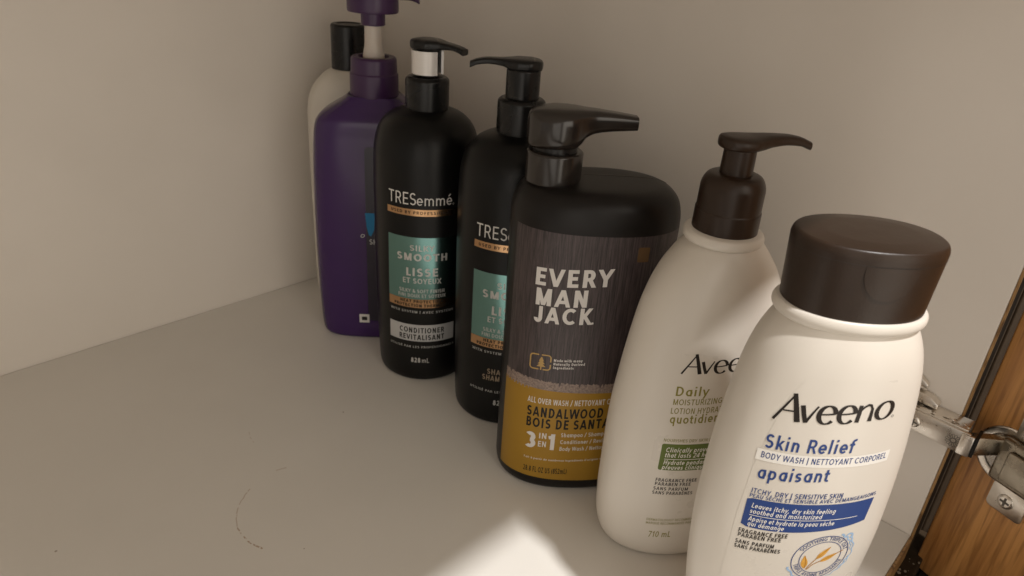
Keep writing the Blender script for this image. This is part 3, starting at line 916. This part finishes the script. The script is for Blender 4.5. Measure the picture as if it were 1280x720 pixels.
# ---------------------------------------------------------------- two black salon bottles
def salon_bottle(root, pl, ds, zm, zq, spout_world, clip):
    b = body(hair_shape, BLACK_GLOSS, root)
    link("collar", mesh_of(lathe(fillet([(13.2, 200.4), (14.8, 200.8), (14.8, 221), (12.9, 222.7), (10.3, 223.1), (9.3, 223.2)], [0, .4, 1.0, .8, .4, 0]), 64)), BLACK_CAP, root)
    st = bmesh.new()
    lathe([(7.4, 222), (7.4, 241.4)], 40, bm=st)
    rot = spout_world - pl[1]
    if not clip:
        lathe(fillet([(10.4, 222.6), (10.4, 239.2), (9.4, 241)], .4), 48, bm=st)
    link("pump_stem", mesh_of(st), BLACK_CAP, root, True, 40)
    if clip:
        # C-shaped lock clip: an open sleeve with its gap under the spout
        cl = bmesh.new()
        ri, ro, z0, z1 = 0.0091, 0.0107, 0.2246, 0.2396
        g0 = math.radians(rot+1); gap = math.radians(22)
        n = 52
        prev = None; first = None
        for i in range(n+1):
            g = g0 + gap + (2*math.pi-2*gap)*i/n
            r = [cl.verts.new((rr*math.cos(g), rr*math.sin(g), z)) for rr, z in ((ro, z0), (ro, z1), (ri, z1), (ri, z0))]
            if prev:
                for q in range(4): cl.faces.new((prev[q], r[q], r[(q+1) % 4], prev[(q+1) % 4]))
            else: first = r
            prev = r
        cl.faces.new(first); cl.faces.new(list(reversed(prev)))
        link("lock_clip", mesh_of(cl), SILVER, root, True, 40)
    # pump head: round thumb rest that draws out into a drooping spout
    if clip:
        sec = [(-11.4, 2.0, 241.6, 244.6), (-10.6, 5.0, 240.3, 245.8), (-8, 8.6, 239.9, 246.6), (-3, 11.0, 239.7, 247.0), (3, 11.0, 239.7, 247.0), (8, 8.6, 240.0, 246.7), (13, 6.2, 241.2, 246.0), (20, 5.0, 241.6, 245.2), (25, 4.6, 240.6, 244.2), (28, 4.4, 239.2, 243.2)]
    else:
        sec = [(-11.4, 2.0, 241.2, 244.0), (-10.6, 5.0, 239.6, 245.2), (-8, 8.6, 239.2, 246.0), (-3, 11.0, 239.0, 246.4), (3, 11.0, 239.0, 246.4), (8, 8.4, 239.4, 246.0), (13, 5.6, 241.0, 245.6), (21, 4.2, 241.6, 245.4), (28, 3.8, 240.6, 244.2), (32.5, 3.5, 238.6, 242.4)]
    hd = sweep_head(sec, 44, 3.6)
    bmesh.ops.transform(hd, matrix=Matrix.Rotation(math.radians(rot), 4, 'Z'), verts=hd.verts)
    h = link("pump_head", mesh_of(hd), BLACK_CAP, root, True, 45)
    S = lambda s: s+ds
    Z = lambda z: z*zm+zq
    logo = Lines()
    logo.text("TRES", S(-24.7), Z(141.6), 8.6, S(-4.4), w=.105)
    logo.text("emm\u00e9", S(-3.6), Z(141.6), 7.6, S(20.4), w=.105)
    logo.ringline(S(21.8), Z(142.1), .55, .55, .18, n=16)
    logo.on(hair_shape, "logo_lettering", PRINT_WHITE, b, 0.14)
    gb = Print().rect(S(-26.5), S(26.8), Z(133.6), Z(138.5)).on(hair_shape, "copper_band", GOLD, root, 0.07)
    Print().text("USED BY PROFESSIONALS", S(-23), Z(135), 2.1, S(23), bold=.008, space=.12).on(hair_shape, "lettering", PRINT_BLACK, gb, 0.14)
    tp = Print().rect(S(-26), S(26), Z(67.9), Z(117.4)).on(hair_shape, "teal_panel", TEAL, root, 0.07)
    t = Lines()
    t.text("SILKY", S(-8.4), Z(107), 4.4, S(8.4), bold=.012)
    t.text("SMOOTH", S(-18.2), Z(99.2), 5.6, S(18.2), bold=.022)
    t.text("LISSE", S(-11.3), Z(87), 6.4, S(11.3), bold=.022)
    t.text("ET SOYEUX", S(-13.8), Z(81), 4.2, S(13.8), bold=.012)
    t.text("SILKY & SOFT FINISH", S(-16.6), Z(73.4), 2.9, S(16.6), bold=.01)
    t.text("FINI DOUX ET SOYEUX", S(-17.4), Z(69.5), 2.7, S(17.4), bold=.01)
    t.on(hair_shape, "lettering", PRINT_SILVER, tp, 0.14)
    tb = Print().rect(S(-26), S(26), Z(60.7), Z(67.75)).on(hair_shape, "copper_band", GOLD, root, 0.07)
    t = Lines()
    t.text("HEAT PROTECTION", S(-16), Z(64.9), 2.3, S(16), bold=.02)
    t.text("PROTECTION THERMIQUE", S(-21), Z(61.5), 2.3, S(21), bold=.02)
    t.on(hair_shape, "lettering", PRINT_BLACK, tb, 0.14)
    t = Lines()
    t.text("WITH SYSTEM | AVEC SYST\u00c8ME", S(-24.2), Z(56.2), 1.9, S(24.2), bold=.006, space=.12)
    return b, t, S, Z

cond = bottle("conditioner_bottle", "black conditioner pump bottle with a white word panel and a silver clip under its spout", "conditioner bottle", CONDITIONER)
b, t, S, Z = salon_bottle(cond, CONDITIONER, 0, 0.976, 5.7, -72, True)
t.text("UTILIS\u00c9 PAR LES PROFESSIONNELS", -25.2, 30.7, 1.8, 25.6, bold=.004, space=.12)
t.text("828", -7.5, 17.7, 4.3, -0.6, bold=.03)
t.text("mL", 0.6, 17.7, 4.0, 5.8)
t.on(hair_shape, "small_lettering", PRINT_SILVER, b, 0.14)
wp = Print().rect(-25.6, 25.2, 36.4, 50.6).on(hair_shape, "white_panel", SILVER_PANEL, cond, 0.07)
t = Lines()
t.text("CONDITIONER", -16.6, 43.7, 4.5, 16.9, bold=.02)
t.text("REVITALISANT", -16.9, 37.8, 4.5, 17.2, bold=.02)
t.on(hair_shape, "lettering", PRINT_BLACK, wp, 0.14)

sham = bottle("shampoo_bottle", "black shampoo pump bottle half hidden behind the mustard-labelled bottle, its spout pointing left", "shampoo bottle", SHAMPOO)
b, t, S, Z = salon_bottle(sham, SHAMPOO, -1.2, 0.972, 4.9, 132, False)
t.text("UTILIS\u00c9 PAR LES PROFESSIONNELS", -25.8, 28.2, 1.8, 24, bold=.004, space=.12)
t.text("828", -7.6, 17.8, 4.3, -0.6, bold=.03)
t.text("mL", 0.6, 17.8, 4.0, 5.8)
t.on(hair_shape, "small_lettering", PRINT_SILVER, b, 0.14)
t = Lines()
t.text("SHAMPOO", -13.1, 43.2, 4.2, 10.5, bold=.012)
t.text("SHAMPOOING", -16.4, 38.0, 4.2, 13.9, bold=.012)
t.on(hair_shape, "product_lettering", PRINT_TAN, b, 0.14)

# ---------------------------------------------------------------- charcoal three-in-one wash
w3 = bottle("body_wash_bottle", "wide charcoal bottle with a dark wood-grain and mustard label and big glossy pump", "body wash bottle", WASH3)
b = body(wash3_shape, WASH_BODY, w3)
nx = -26.0/1000
col = lathe(fillet([(13.6, 192.5), (15.4, 193.2), (15.4, 209.2), (14.4, 210.2), (11, 210.3)], [0, .5, .8, .6, 0]), 72, cx=nx)
link("collar", mesh_of(col), WASH_PUMP, w3, True, 40)
link("pump_stem", mesh_of(lathe([(12, 210), (12, 213.5)], 48, cx=nx)), BLACK_CAP, w3, True, 40)
hd = bmesh.new()
sec = [(-15.9, 2.5, 216, 226.5), (-15.2, 5.2, 213, 229.3), (-13.2, 8.8, 211.9, 231.2), (-9.5, 12.4, 211.6, 232.4), (-4, 15.1, 211.5, 233.2), (0, 15.7, 211.5, 233.5), (5, 14.9, 211.6, 233.5), (9, 13.2, 212.2, 233.4),
       (12, 11.4, 214.2, 233.2), (15, 9.8, 218.0, 232.9), (20, 8.0, 220.4, 232.6), (28, 6.6, 221.6, 231.8), (36, 5.6, 222.2, 230.9), (42.5, 5.0, 222.6, 230.0)]
hd = sweep_head(sec, 56, 3.4, 7)
bmesh.ops.transform(hd, matrix=Matrix.Translation((nx, 0, 0)) @ Matrix.Rotation(math.radians(0), 4, 'Z'), verts=hd.verts)
head = link("pump_head", mesh_of(hd), WASH_PUMP, w3, True, 50)
noz = lathe([(1.6, 0), (1.6, .4)], 20)
bmesh.ops.transform(noz, matrix=Matrix.Translation((nx+0.0424, 0, .2258)) @ Matrix.Rotation(math.radians(90), 4, 'Y'), verts=noz.verts)
link("nozzle_hole", mesh_of(noz), PRINT_BLACK, head, True, 40)
# mould seam across the top
def top_z(shape, x, y):
    lo, hi = 0.15, shape.z[-1]
    for _ in range(40):
        q = (lo+hi)/2; a = shape.a(q); bb = a*shape.r(q)
        if abs(x/a)**shape.n + abs(y/bb)**shape.n <= 1: lo = q
        else: hi = q
    return lo
seam = bmesh.new()
rs = []
for i in range(40):
    x = -0.008 + 0.048*i/39; y = 0.006
    zt = top_z(wash3_shape, x, y)
    rs.append([(x, y-0.0003, zt-0.0004), (x, y-0.0003, zt+0.0002), (x, y+0.0003, zt+0.0002), (x, y+0.0003, zt-0.0004)])
loft(seam, rs)
link("mould_seam", mesh_of(seam), WASH_BODY_LIGHT, b, False)
k = 0.075
def arcband(z, sag): return lambda s: z + sag
wood = Print().rect(-51.5, 50, 76.0, 173.6).on(wash3_shape, "wood_panel", DARK_WOOD, w3, 0.07)
rng = random.Random(3)
top = []; s = -52.0
while s < 52.5:
    top.append((s, 80.6 + rng.uniform(-0.6, 0.6) - (2.5 if rng.random() < .06 else 0)))
    s += rng.uniform(0.35, 0.8)
lo = [(p[0], 73.0) for p in top]
Print().quadstrip(lo, top).on(wash3_shape, "torn_edge", BARK, w3, 0.11)
must = Print().rect(-52.2, 52.2, 8.6, 74.4).on(wash3_shape, "mustard_panel", MUSTARD, w3, 0.13)
t = Lines()
t.text("EVERY", -35.4, 141.6, 10.6, 6.3, w=.2, k=k)
t.text("MAN", -34.3, 129.4, 10.6, -5.4, w=.2, k=k)
t.text("JACK", -33.9, 118.4, 10.4, -2.6, w=.2, k=k)
t.rect(-1.9, -0.6, 121.0, 122.3, r=.5)
for i, (w, e) in enumerate((("Made with many", -4.0), ("Naturally Derived", -2.4), ("Ingredients", -8.6))):
    t.text(w, -20.3, 94.8-2.45*i, 1.75, e, bold=.02, k=k)
t.on(wash3_shape, "lettering", EMJ_WHITE, wood, 0.16)
ic = Print()
x0, x1, z0, z1 = -34.1, -22.0, 87.6, 97.4
def kz(p): return [(a, b_ + k*(a-x0)) for a, b_ in p]
cn = 1.8
def corner(cx, cz, a): return [(cx+cn*math.cos(math.radians(a+q*15)), cz+cn*math.sin(math.radians(a+q*15))) for q in range(7)]
loopA = [(x0+5, z1)] + corner(x0+cn, z1-cn, 90) + corner(x0+cn, z0+cn, 180) + [(x0+5.4, z0)]
loopB = [(x1-4.2, z0)] + corner(x1-cn, z0+cn, 270) + [(x1, z0+3.8)]
loopC = [(x1, z0+5.4)] + corner(x1-cn, z1-cn, 0) + [(x0+6.6, z1)]
for L in (loopA, loopB, loopC): ic.stroke(kz(L), .8)
tx = -27.4
for hw, zb, zt in ((2.7, 89.4, 92.0), (2.1, 91.3, 94.0), (1.5, 93.2, 96.0)):
    ic.poly(kz([(tx-hw, zb), (tx+hw, zb), (tx+.25, zt), (tx-.25, zt)]))
ic.poly(kz([(tx-.4, 87.2), (tx+.4, 87.2), (tx+.4, 89.6), (tx-.4, 89.6)]))
ic.on(wash3_shape, "tree_icon", ICON_GOLD, wood, 0.16)
Print().rect(19.0, 26.0, 159, 167.6, r=.8, k=-.05).on(wash3_shape, "orange_patch", ORANGE, wood, 0.16)
t = Lines()
t.text("ALL OVER WASH / NETTOYANT COMPLET", -33.4, 64.0, 4.0, 28.0, bold=.012, k=.045)
for i, w in enumerate(("3",)): t.text(w, -32.9, 30.4, 12.0, -26.2, w=.21, k=k)
t.text("IN", -24.4, 39.0, 4.2, -19.8, bold=.01, k=k)
t.text("EN", -24.6, 32.8, 4.2, -19.6, bold=.01, k=k)
t.text("1", -18.6, 31.4, 12.0, -14.6, w=.21, k=k)
t.text("Shampoo / Shampooing", -11.2, 42.0, 3.0, 23, bold=.006, k=.05)
t.text("Conditioner / Revitalisant", -11.2, 36.8, 3.0, 26, bold=.006, k=.05)
t.text("Body Wash / Nettoyant corporel", -11.2, 31.6, 3.0, 33, bold=.006, k=.05)
t.text("Fait \u00e0 partir de nombreux ingr\u00e9dients d'origine naturelle", -32.7, 22.2, 1.5, 23, bold=.004, k=.05)
t.on(wash3_shape, "white_lettering", EMJ_WHITE, must, 0.2)
t = Lines()
t.text("SANDALWOOD", -33.3, 54.4, 7.0, 12.6, w=.19, k=.055)
t.text("BOIS DE SANTAL", -33.2, 46.4, 7.0, 20.5, w=.19, k=.055)
t.text("28.8 FL OZ US (852mL)", -32.4, 12.2, 4.2, -5.2, bold=.012, k=.055)
t.on(wash3_shape, "dark_lettering", PRINT_BLACK, must, 0.2)

# ---------------------------------------------------------------- cream lotion
lo_ = bottle("lotion_bottle", "cream lotion pump bottle with a green panel and olive lettering, brown pump pointing right", "lotion bottle", LOTION)
b = body(lotion_shape, CREAM, lo_)
ring = lathe(fillet([(14.5, 186.5), (18.6, 187.2), (19.6, 189.6), (18.6, 192.2), (15, 193)], [0, 1.2, 1.6, 1.2, 0]), 72, cx=-0.0018)
link("neck_ring", mesh_of(ring), CREAM, lo_, True, 60)
col = lathe(fillet([(14.6, 191.5), (15.6, 192.3), (15.5, 202.6), (15.1, 203.2), (15.0, 215.2), (12.6, 219.6), (8.2, 220.2)], [0, .3, .5, .5, 2.6, 2.2, 0]), 72, cx=-0.0018)
link("collar", mesh_of(col), BROWN, lo_, True, 40)
link("pump_stem", mesh_of(lathe([(7.6, 219.5), (7.4, 234)], 44, cx=-0.0018)), BROWN, lo_, True, 40)
rot = -34 - LOTION[1]
sec = [(-10.6, 2.2, 233.6, 236.6), (-9.8, 4.6, 232.2, 237.6), (-7.2, 7.8, 231.5, 238.0), (-2, 9.4, 231.2, 238.0), (3, 9.0, 231.2, 238.0), (8, 7.2, 231.6, 238.3), (14, 5.2, 232.8, 238.6), (22, 4.0, 233.6, 238.4), (29, 3.4, 233.2, 237.4), (34.5, 3.0, 231.4, 235.4)]
hd = sweep_head(sec, 44, 3.0)
bmesh.ops.transform(hd, matrix=Matrix.Translation((-0.0018, 0, 0)) @ Matrix.Rotation(math.radians(rot), 4, 'Z'), verts=hd.verts)
head = link("pump_head", mesh_of(hd), BROWN, lo_, True, 50)
k = 0.085
film = Print().quadstrip([(-29, 14), (-29, 80), (-28, 110), (-24, 136)], [(29, 14), (29, 80), (28, 110), (24, 136)]).on(lotion_shape, "label", FILM, lo_, 0.07, ds=1.2, dz=2.5)
t = Lines()
t.logo(-21.3, 125.0, 11.2, 45.0, k)
t.text("FRAGRANCE FREE", -24.5, 58.5, 2.2, -2.8, bold=.012, k=.05)
t.text("PARABEN FREE", -24.5, 55.8, 2.2, -5.6, bold=.012, k=.05)
t.text("SANS PARFUM", -24.8, 52.6, 2.2, -6.5, bold=.012, k=.05)
t.text("SANS PARAB\u00c8NES", -25.0, 49.7, 2.2, -3.6, bold=.012, k=.05)
t.on(lotion_shape, "dark_lettering", INK, film, 0.15)
t = Lines()
t.text("Daily", -22.3, 112.2, 5.4, -6.2, bold=.008, k=k)
t.text("MOISTURIZING", -22.8, 106.9, 3.4, 2.0, bold=.004, k=k)
t.text("LOTION HYDRATANTE", -23.2, 101.7, 3.4, 11.5, bold=.004, k=k)
t.text("quotidienne", -23.0, 96.0, 5.2, 8.5, bold=.008, k=k)
t.text("NOURISHES DRY SKIN | NOURRIT LA PEAU S\u00c8CHE", -24.2, 84.6, 1.9, 27, k=.06)
t.text("DERMATOLOGIST RECOMMENDED BRAND", -25.1, 30.6, 1.7, 10, k=.06)
t.text("MARQUE RECOMMAND\u00c9E PAR LES DERMATOLOGUES", -25.1, 28.0, 1.7, 19, k=.06)
t.text("710 mL", -22.3, 18.2, 4.6, -10.4, bold=.004, k=.1)
t.on(lotion_shape, "olive_lettering", OLIVE, film, 0.15)
gp = Print().rect(-24.6, 25, 66.2, 83.2, r=1.2, k=.06).on(lotion_shape, "green_panel", GREEN, film, 0.11)
t = Lines()
t.text("Clinically proven moisture", -22.2, 78.3, 2.9, 15.0, bold=.006, k=.06, slant=.15)
t.text("that lasts 24 hours", -22.3, 74.9, 2.9, 4.5, bold=.006, k=.06, slant=.15)
t.rect(-22.3, 21, 73.5, 73.85, k=.06)
t.text("Hydrate pendant 24 h", -22.3, 70.2, 2.9, 7.5, bold=.006, k=.06, slant=.15)
t.text("preuves cliniques", -22.6, 66.95, 2.9, 1.6, bold=.006, k=.06, slant=.15)
t.on(lotion_shape, "panel_lettering", STRIP_WHITE, film, 0.17)

# ---------------------------------------------------------------- cream body wash with flip cap
bw = bottle("body_wash_bottle", "large cream body wash bottle with brown flip cap and blue label, nearest the camera", "body wash bottle", BODYWASH)
b = body(bodywash_shape, CREAM, bw)
fl = lathe(fillet([(25.5, 188.8), (28.4, 189.3), (29.5, 191.2), (29.5, 193), (28.6, 194.6), (26, 195)], [0, 1.0, 1.3, 1.2, 1.0, 0]), 112, ratio=.70, n=2.1)
link("neck_ring", mesh_of(fl), CREAM, bw, True, 60)
capprof = [(26.6, 194.6), (27.0, 195.0), (28.5, 220.4), (27.5, 222.9), (18, 223.8), (3, 224.1)]
cp = lathe(fillet(capprof, [0, .4, 1.2, 3.2, 1.5, 0], 7), 112, ratio=.715, n=2.15)
cap = link("flip_cap", mesh_of(cp), BROWN, bw, True, 50)
cap_shape = Shape([(194.6, 26.6), (195, 27.0), (219.4, 28.4), (221.5, 28.2)], .715, 2.15)
tab = Print()
pts = []
for q in range(41):
    g = math.radians(180 + q*4.5)
    pts.append((1.0 + 9.8*math.cos(g), 215.4 + 11.0*math.sin(g)))
tab.poly(pts + [(10.8, 217.5), (-8.8, 217.5)])
tab.on(cap_shape, "thumb_tab", BROWN, cap, 0.08, ds=1.2, dz=2)
ln = Print().rect(-38, 38, 217.6, 217.85)
ln.on(cap_shape, "lid_joint", BROWN_DARK, cap, 0.05)
k = 0.10
left = [(-30, 30), (-31, 70), (-31, 100), (-29.6, 125), (-26.5, 145), (-22.5, 162), (-18.8, 169.5), (-17.4, 170.8)]
right = [(30, 34), (30, 74), (28.6, 104), (26.4, 129), (23.6, 149), (20.3, 165), (18.3, 171.2), (17, 172.2)]
film = Print().quadstrip(left, right).on(bodywash_shape, "label", FILM, bw, 0.07, ds=1.2, dz=2.5)
t = Lines()
t.logo(-26.8, 149.7, 12.6, 44.6, .13)
t.text("FRAGRANCE FREE", -28.5, 90.6, 2.3, -8.9, bold=.012, k=.12)
t.text("PARABEN FREE", -28.3, 88.2, 2.2, -11.0, bold=.012, k=.12)
t.text("SANS PARFUM", -28.6, 84.4, 2.2, -13.0, bold=.012, k=.12)
t.text("SANS PARAB\u00c8NES", -28.5, 81.7, 2.2, -10.0, bold=.012, k=.12)
t.on(bodywash_shape, "dark_lettering", INK, film, 0.22)
ws = Print().rect(-29.5, 24, 129.3, 134.7, k=.08).on(bodywash_shape, "white_strip", STRIP_WHITE, film, 0.17)
t = Lines()
t.text("Skin Relief", -27.2, 135.9, 6.6, 6.0, w=.15, k=.10)
t.text("BODY WASH | NETTOYANT CORPOREL", -27.6, 130.9, 2.9, 22.4, bold=.004, k=.085)
t.text("apaisant", -27.0, 120.6, 6.6, -0.2, w=.15, k=.15)
t.text("ITCHY, DRY | SENSITIVE SKIN", -27.6, 112.7, 2.5, 8.4, bold=.004, k=.105)
t.text("PEAU S\u00c8CHE ET SENSIBLE AVEC D\u00c9MANGEAISONS", -27.8, 110.3, 1.95, 24.4, bold=.004, k=.105)
rc, rz, kk = 8.0, 83.0, .12
t.ringline(rc, rz, 12.2, 12.2, .35, k=kk, n=80)
t.ringline(rc, rz, 9.0, 9.0, .3, k=kk, n=80)
t.text("SOOTHING TRIPLE OAT", 0, 0, 1.9, 23.5, bold=.002, k=kk, s_ref=rc, arc=(rc, rz, 9.8, 152, 1))
t.text("TRIPLE AVOINE APAISANTE", 0, 0, 1.8, 28.5, bold=.002, k=kk, s_ref=rc, arc=(rc, rz, 11.3, 197, -1))
t.on(bodywash_shape, "blue_lettering", NAVY, film, 0.22)
lower, upper = [], []
for i in range(25):
    q = i/24; S_ = -28.4 + 51.8*q
    zl = 94.5 + 2.6*q + 5.2*q*q; zu = 109.9 + 4.6*q
    if q < .05: zl += 1.0*(1-q/.05)**2; zu -= 0.9*(1-q/.05)**2
    lower.append((S_ - 1.4*q*0, zl)); upper.append((S_ + 0.9*q, zu))
bp = Print().quadstrip(lower, upper)
bp = bp.on(bodywash_shape, "blue_panel", NAVY, film, 0.17)
t = Lines()
t.text("Leaves itchy, dry skin feeling", -26.0, 105.3, 2.5, 7.4, bold=.004, k=.085, slant=.12)
t.text("soothed and moisturized", -26.1, 102.3, 2.5, 2.4, bold=.004, k=.09, slant=.12)
t.rect(-26.0, 18.5, 101.2, 101.5, k=.095)
t.text("Apaise et hydrate la peau s\u00e8che", -25.9, 98.2, 2.5, 8.6, bold=.004, k=.095, slant=.12)
t.text("qui d\u00e9mange", -25.8, 95.5, 2.4, -11.4, bold=.004, k=.085, slant=.12)
t.on(bodywash_shape, "panel_lettering", STRIP_WHITE, film, 0.23)
def grain(pr, x, z, L, w, ang):
    g = math.radians(ang); P = []
    for i in range(25):
        q = i/24; P.append((q*L, w*math.sin(math.pi*q**.8)*(1-.25*q)))
    for i in range(24, -1, -1):
        q = i/24; P.append((q*L, -w*math.sin(math.pi*q**.8)*(1-.25*q)))
    P = P[:24] + P[25:-1]
    pr.poly([(x + a*math.cos(g) - c*math.sin(g), z + a*math.sin(g) + c*math.cos(g) + kk*(x + a*math.cos(g) - rc)) for a, c in P])
og = Print()
grain(og, 2.2, 77.2, 8.0, 1.6, 100)
grain(og, 6.2, 82.4, 8.2, 1.35, 52)
grain(og, 8.2, 80.6, 8.4, 1.3, 28)
og.on(bodywash_shape, "oat_grains", OAT, film, 0.22, ds=1.5, dz=2)
os_ = Print()
for P in ([(3.0, 76.4), (4.2, 79.2), (6.3, 82.6)], [(3.6, 76.4), (5.4, 79.2), (8.3, 80.9)], [(2.4, 77.4), (2.2, 80.5), (1.0, 84.8)], [(6.4, 82.7), (8.4, 85.6), (10.9, 88.6)], [(8.4, 80.8), (12.5, 83.0), (17.6, 85.4)]):
    os_.stroke([(a, c + kk*(a-rc)) for a, c in P], .35)
os_.on(bodywash_shape, "oat_stalks", OAT_DARK, film, 0.25, ds=1.5, dz=2)
wt = Print()
for a0, a1, r0, w0 in ((62, 5, 13.4, 1.1), (40, -40, 14.6, .8), (-10, -70, 13.8, .9), (200, 285, 13.6, 1.0)):
    P = [(rc + (r0+.4*math.sin(i*1.3))*math.cos(math.radians(a0+(a1-a0)*i/20)), rz + (r0+.4*math.sin(i*1.3))*math.sin(math.radians(a0+(a1-a0)*i/20))) for i in range(21)]
    wt.stroke([(a, c + kk*(a-rc)) for a, c in P], (w0, .2))
P = [(19.6 + 1.4*math.cos(math.radians(g)), 92.0 + 1.4*math.sin(math.radians(g))) for g in range(-60, 200, 20)]
wt.stroke([(a-1.2, c + kk*(a-rc)+1.0) for a, c in P], (1.2, .6))
wt.on(bodywash_shape, "water_splash", WATER, film, 0.2, ds=1.5, dz=2)

# ---------------------------------------------------------------- purple pump bottle
pu = bottle("shampoo_bottle", "purple pump bottle with its pump raised, standing in front of the ivory bottle", "shampoo bottle", PURPLE)
b = body(purple_shape, PURPLE_M, pu)
col = lathe(fillet([(14.5, 196.6), (17.9, 197.2), (17.7, 213), (17, 213.8), (16.6, 223.8), (15.3, 225), (11.2, 225), (10.5, 221.5)], [0, .5, .5, .5, .9, .5, .4, 0]), 72)
link("collar", mesh_of(col), PURPLE_CAP, pu, True, 40)
st = lathe(fillet([(7.6, 221), (8.0, 225), (6.4, 233), (6.2, 249)], 2.5), 40)
link("pump_stem", mesh_of(st), STEM_WHITE, pu, True, 60)
hd = lathe(fillet([(8.1, 246.5), (8.6, 247), (8.6, 254.9), (17.8, 255.5), (18.2, 256.9), (18.2, 271), (15.5, 275), (4, 276)], [0, .4, .5, .3, .8, 2, 2, 0]), 64)
sp = sweep_head([(10, 8, 264.5, 273.5), (20, 7, 264.5, 273.5), (26, 6, 264.6, 272), (30.5, 5, 263.6, 270.4), (33, 4.6, 262.4, 269)], 36, 3)
bmesh.ops.transform(sp, matrix=Matrix.Rotation(math.radians(-45 - PURPLE[1]), 4, 'Z'), verts=sp.verts)
me = bpy.data.meshes.new("tmp"); sp.to_mesh(me); sp.free(); hd.from_mesh(me); bpy.data.meshes.remove(me)
link("pump_head", mesh_of(hd), PURPLE_CAP, pu, True, 40)
dl = Print().rect(-5.0, 42, 18, 164, r=3).on(purple_shape, "label_with_reflection", PURPLE_DARK, pu, 0.08)  # label panel, its dark tone also painting the black neighbour's reflection
t = Print().poly([(-5.6, 112.6), (2.0, 112.6), (1.2, 99), (-1.2, 93.4), (-3.0, 94.4), (-4.5, 101)])
t.on(purple_shape, "blue_mark", BLUE, dl, 0.15)
t = Lines()
t.ringline(-7.8, 93.6, 1.5, 1.1, .5, n=24, tilt=.6)
t.text("SHAMPOO", -2.6, 86.6, 4.4, 22, bold=.004)
t.on(purple_shape, "lettering", PRINT_SILVER, dl, 0.15)
wl = Print().rect(-12.5, -4.4, 15.8, 23.7).on(purple_shape, "white_mark", PRINT_WHITE, pu, 0.12)
Print().rect(-10.6, -6.2, 18.0, 21.4, r=.6).on(purple_shape, "dark_mark", PRINT_BLACK, wl, 0.18)

# ---------------------------------------------------------------- ivory bottle in the corner
iv = bottle("capped_bottle", "plain ivory bottle with a tall black cap, farthest back in the corner", "bottle", WHITE)
body(white_shape, WHITE_M, iv)
link("cap", mesh_of(lathe(fillet([(13.6, 202.4), (14.3, 203), (14.1, 236.6), (13, 238), (9.8, 238), (9.2, 237.2), (2, 237)], [0, .4, 1.0, .8, .4, .4, 0]), 64)), BLACK_CAP, iv, True, 40)
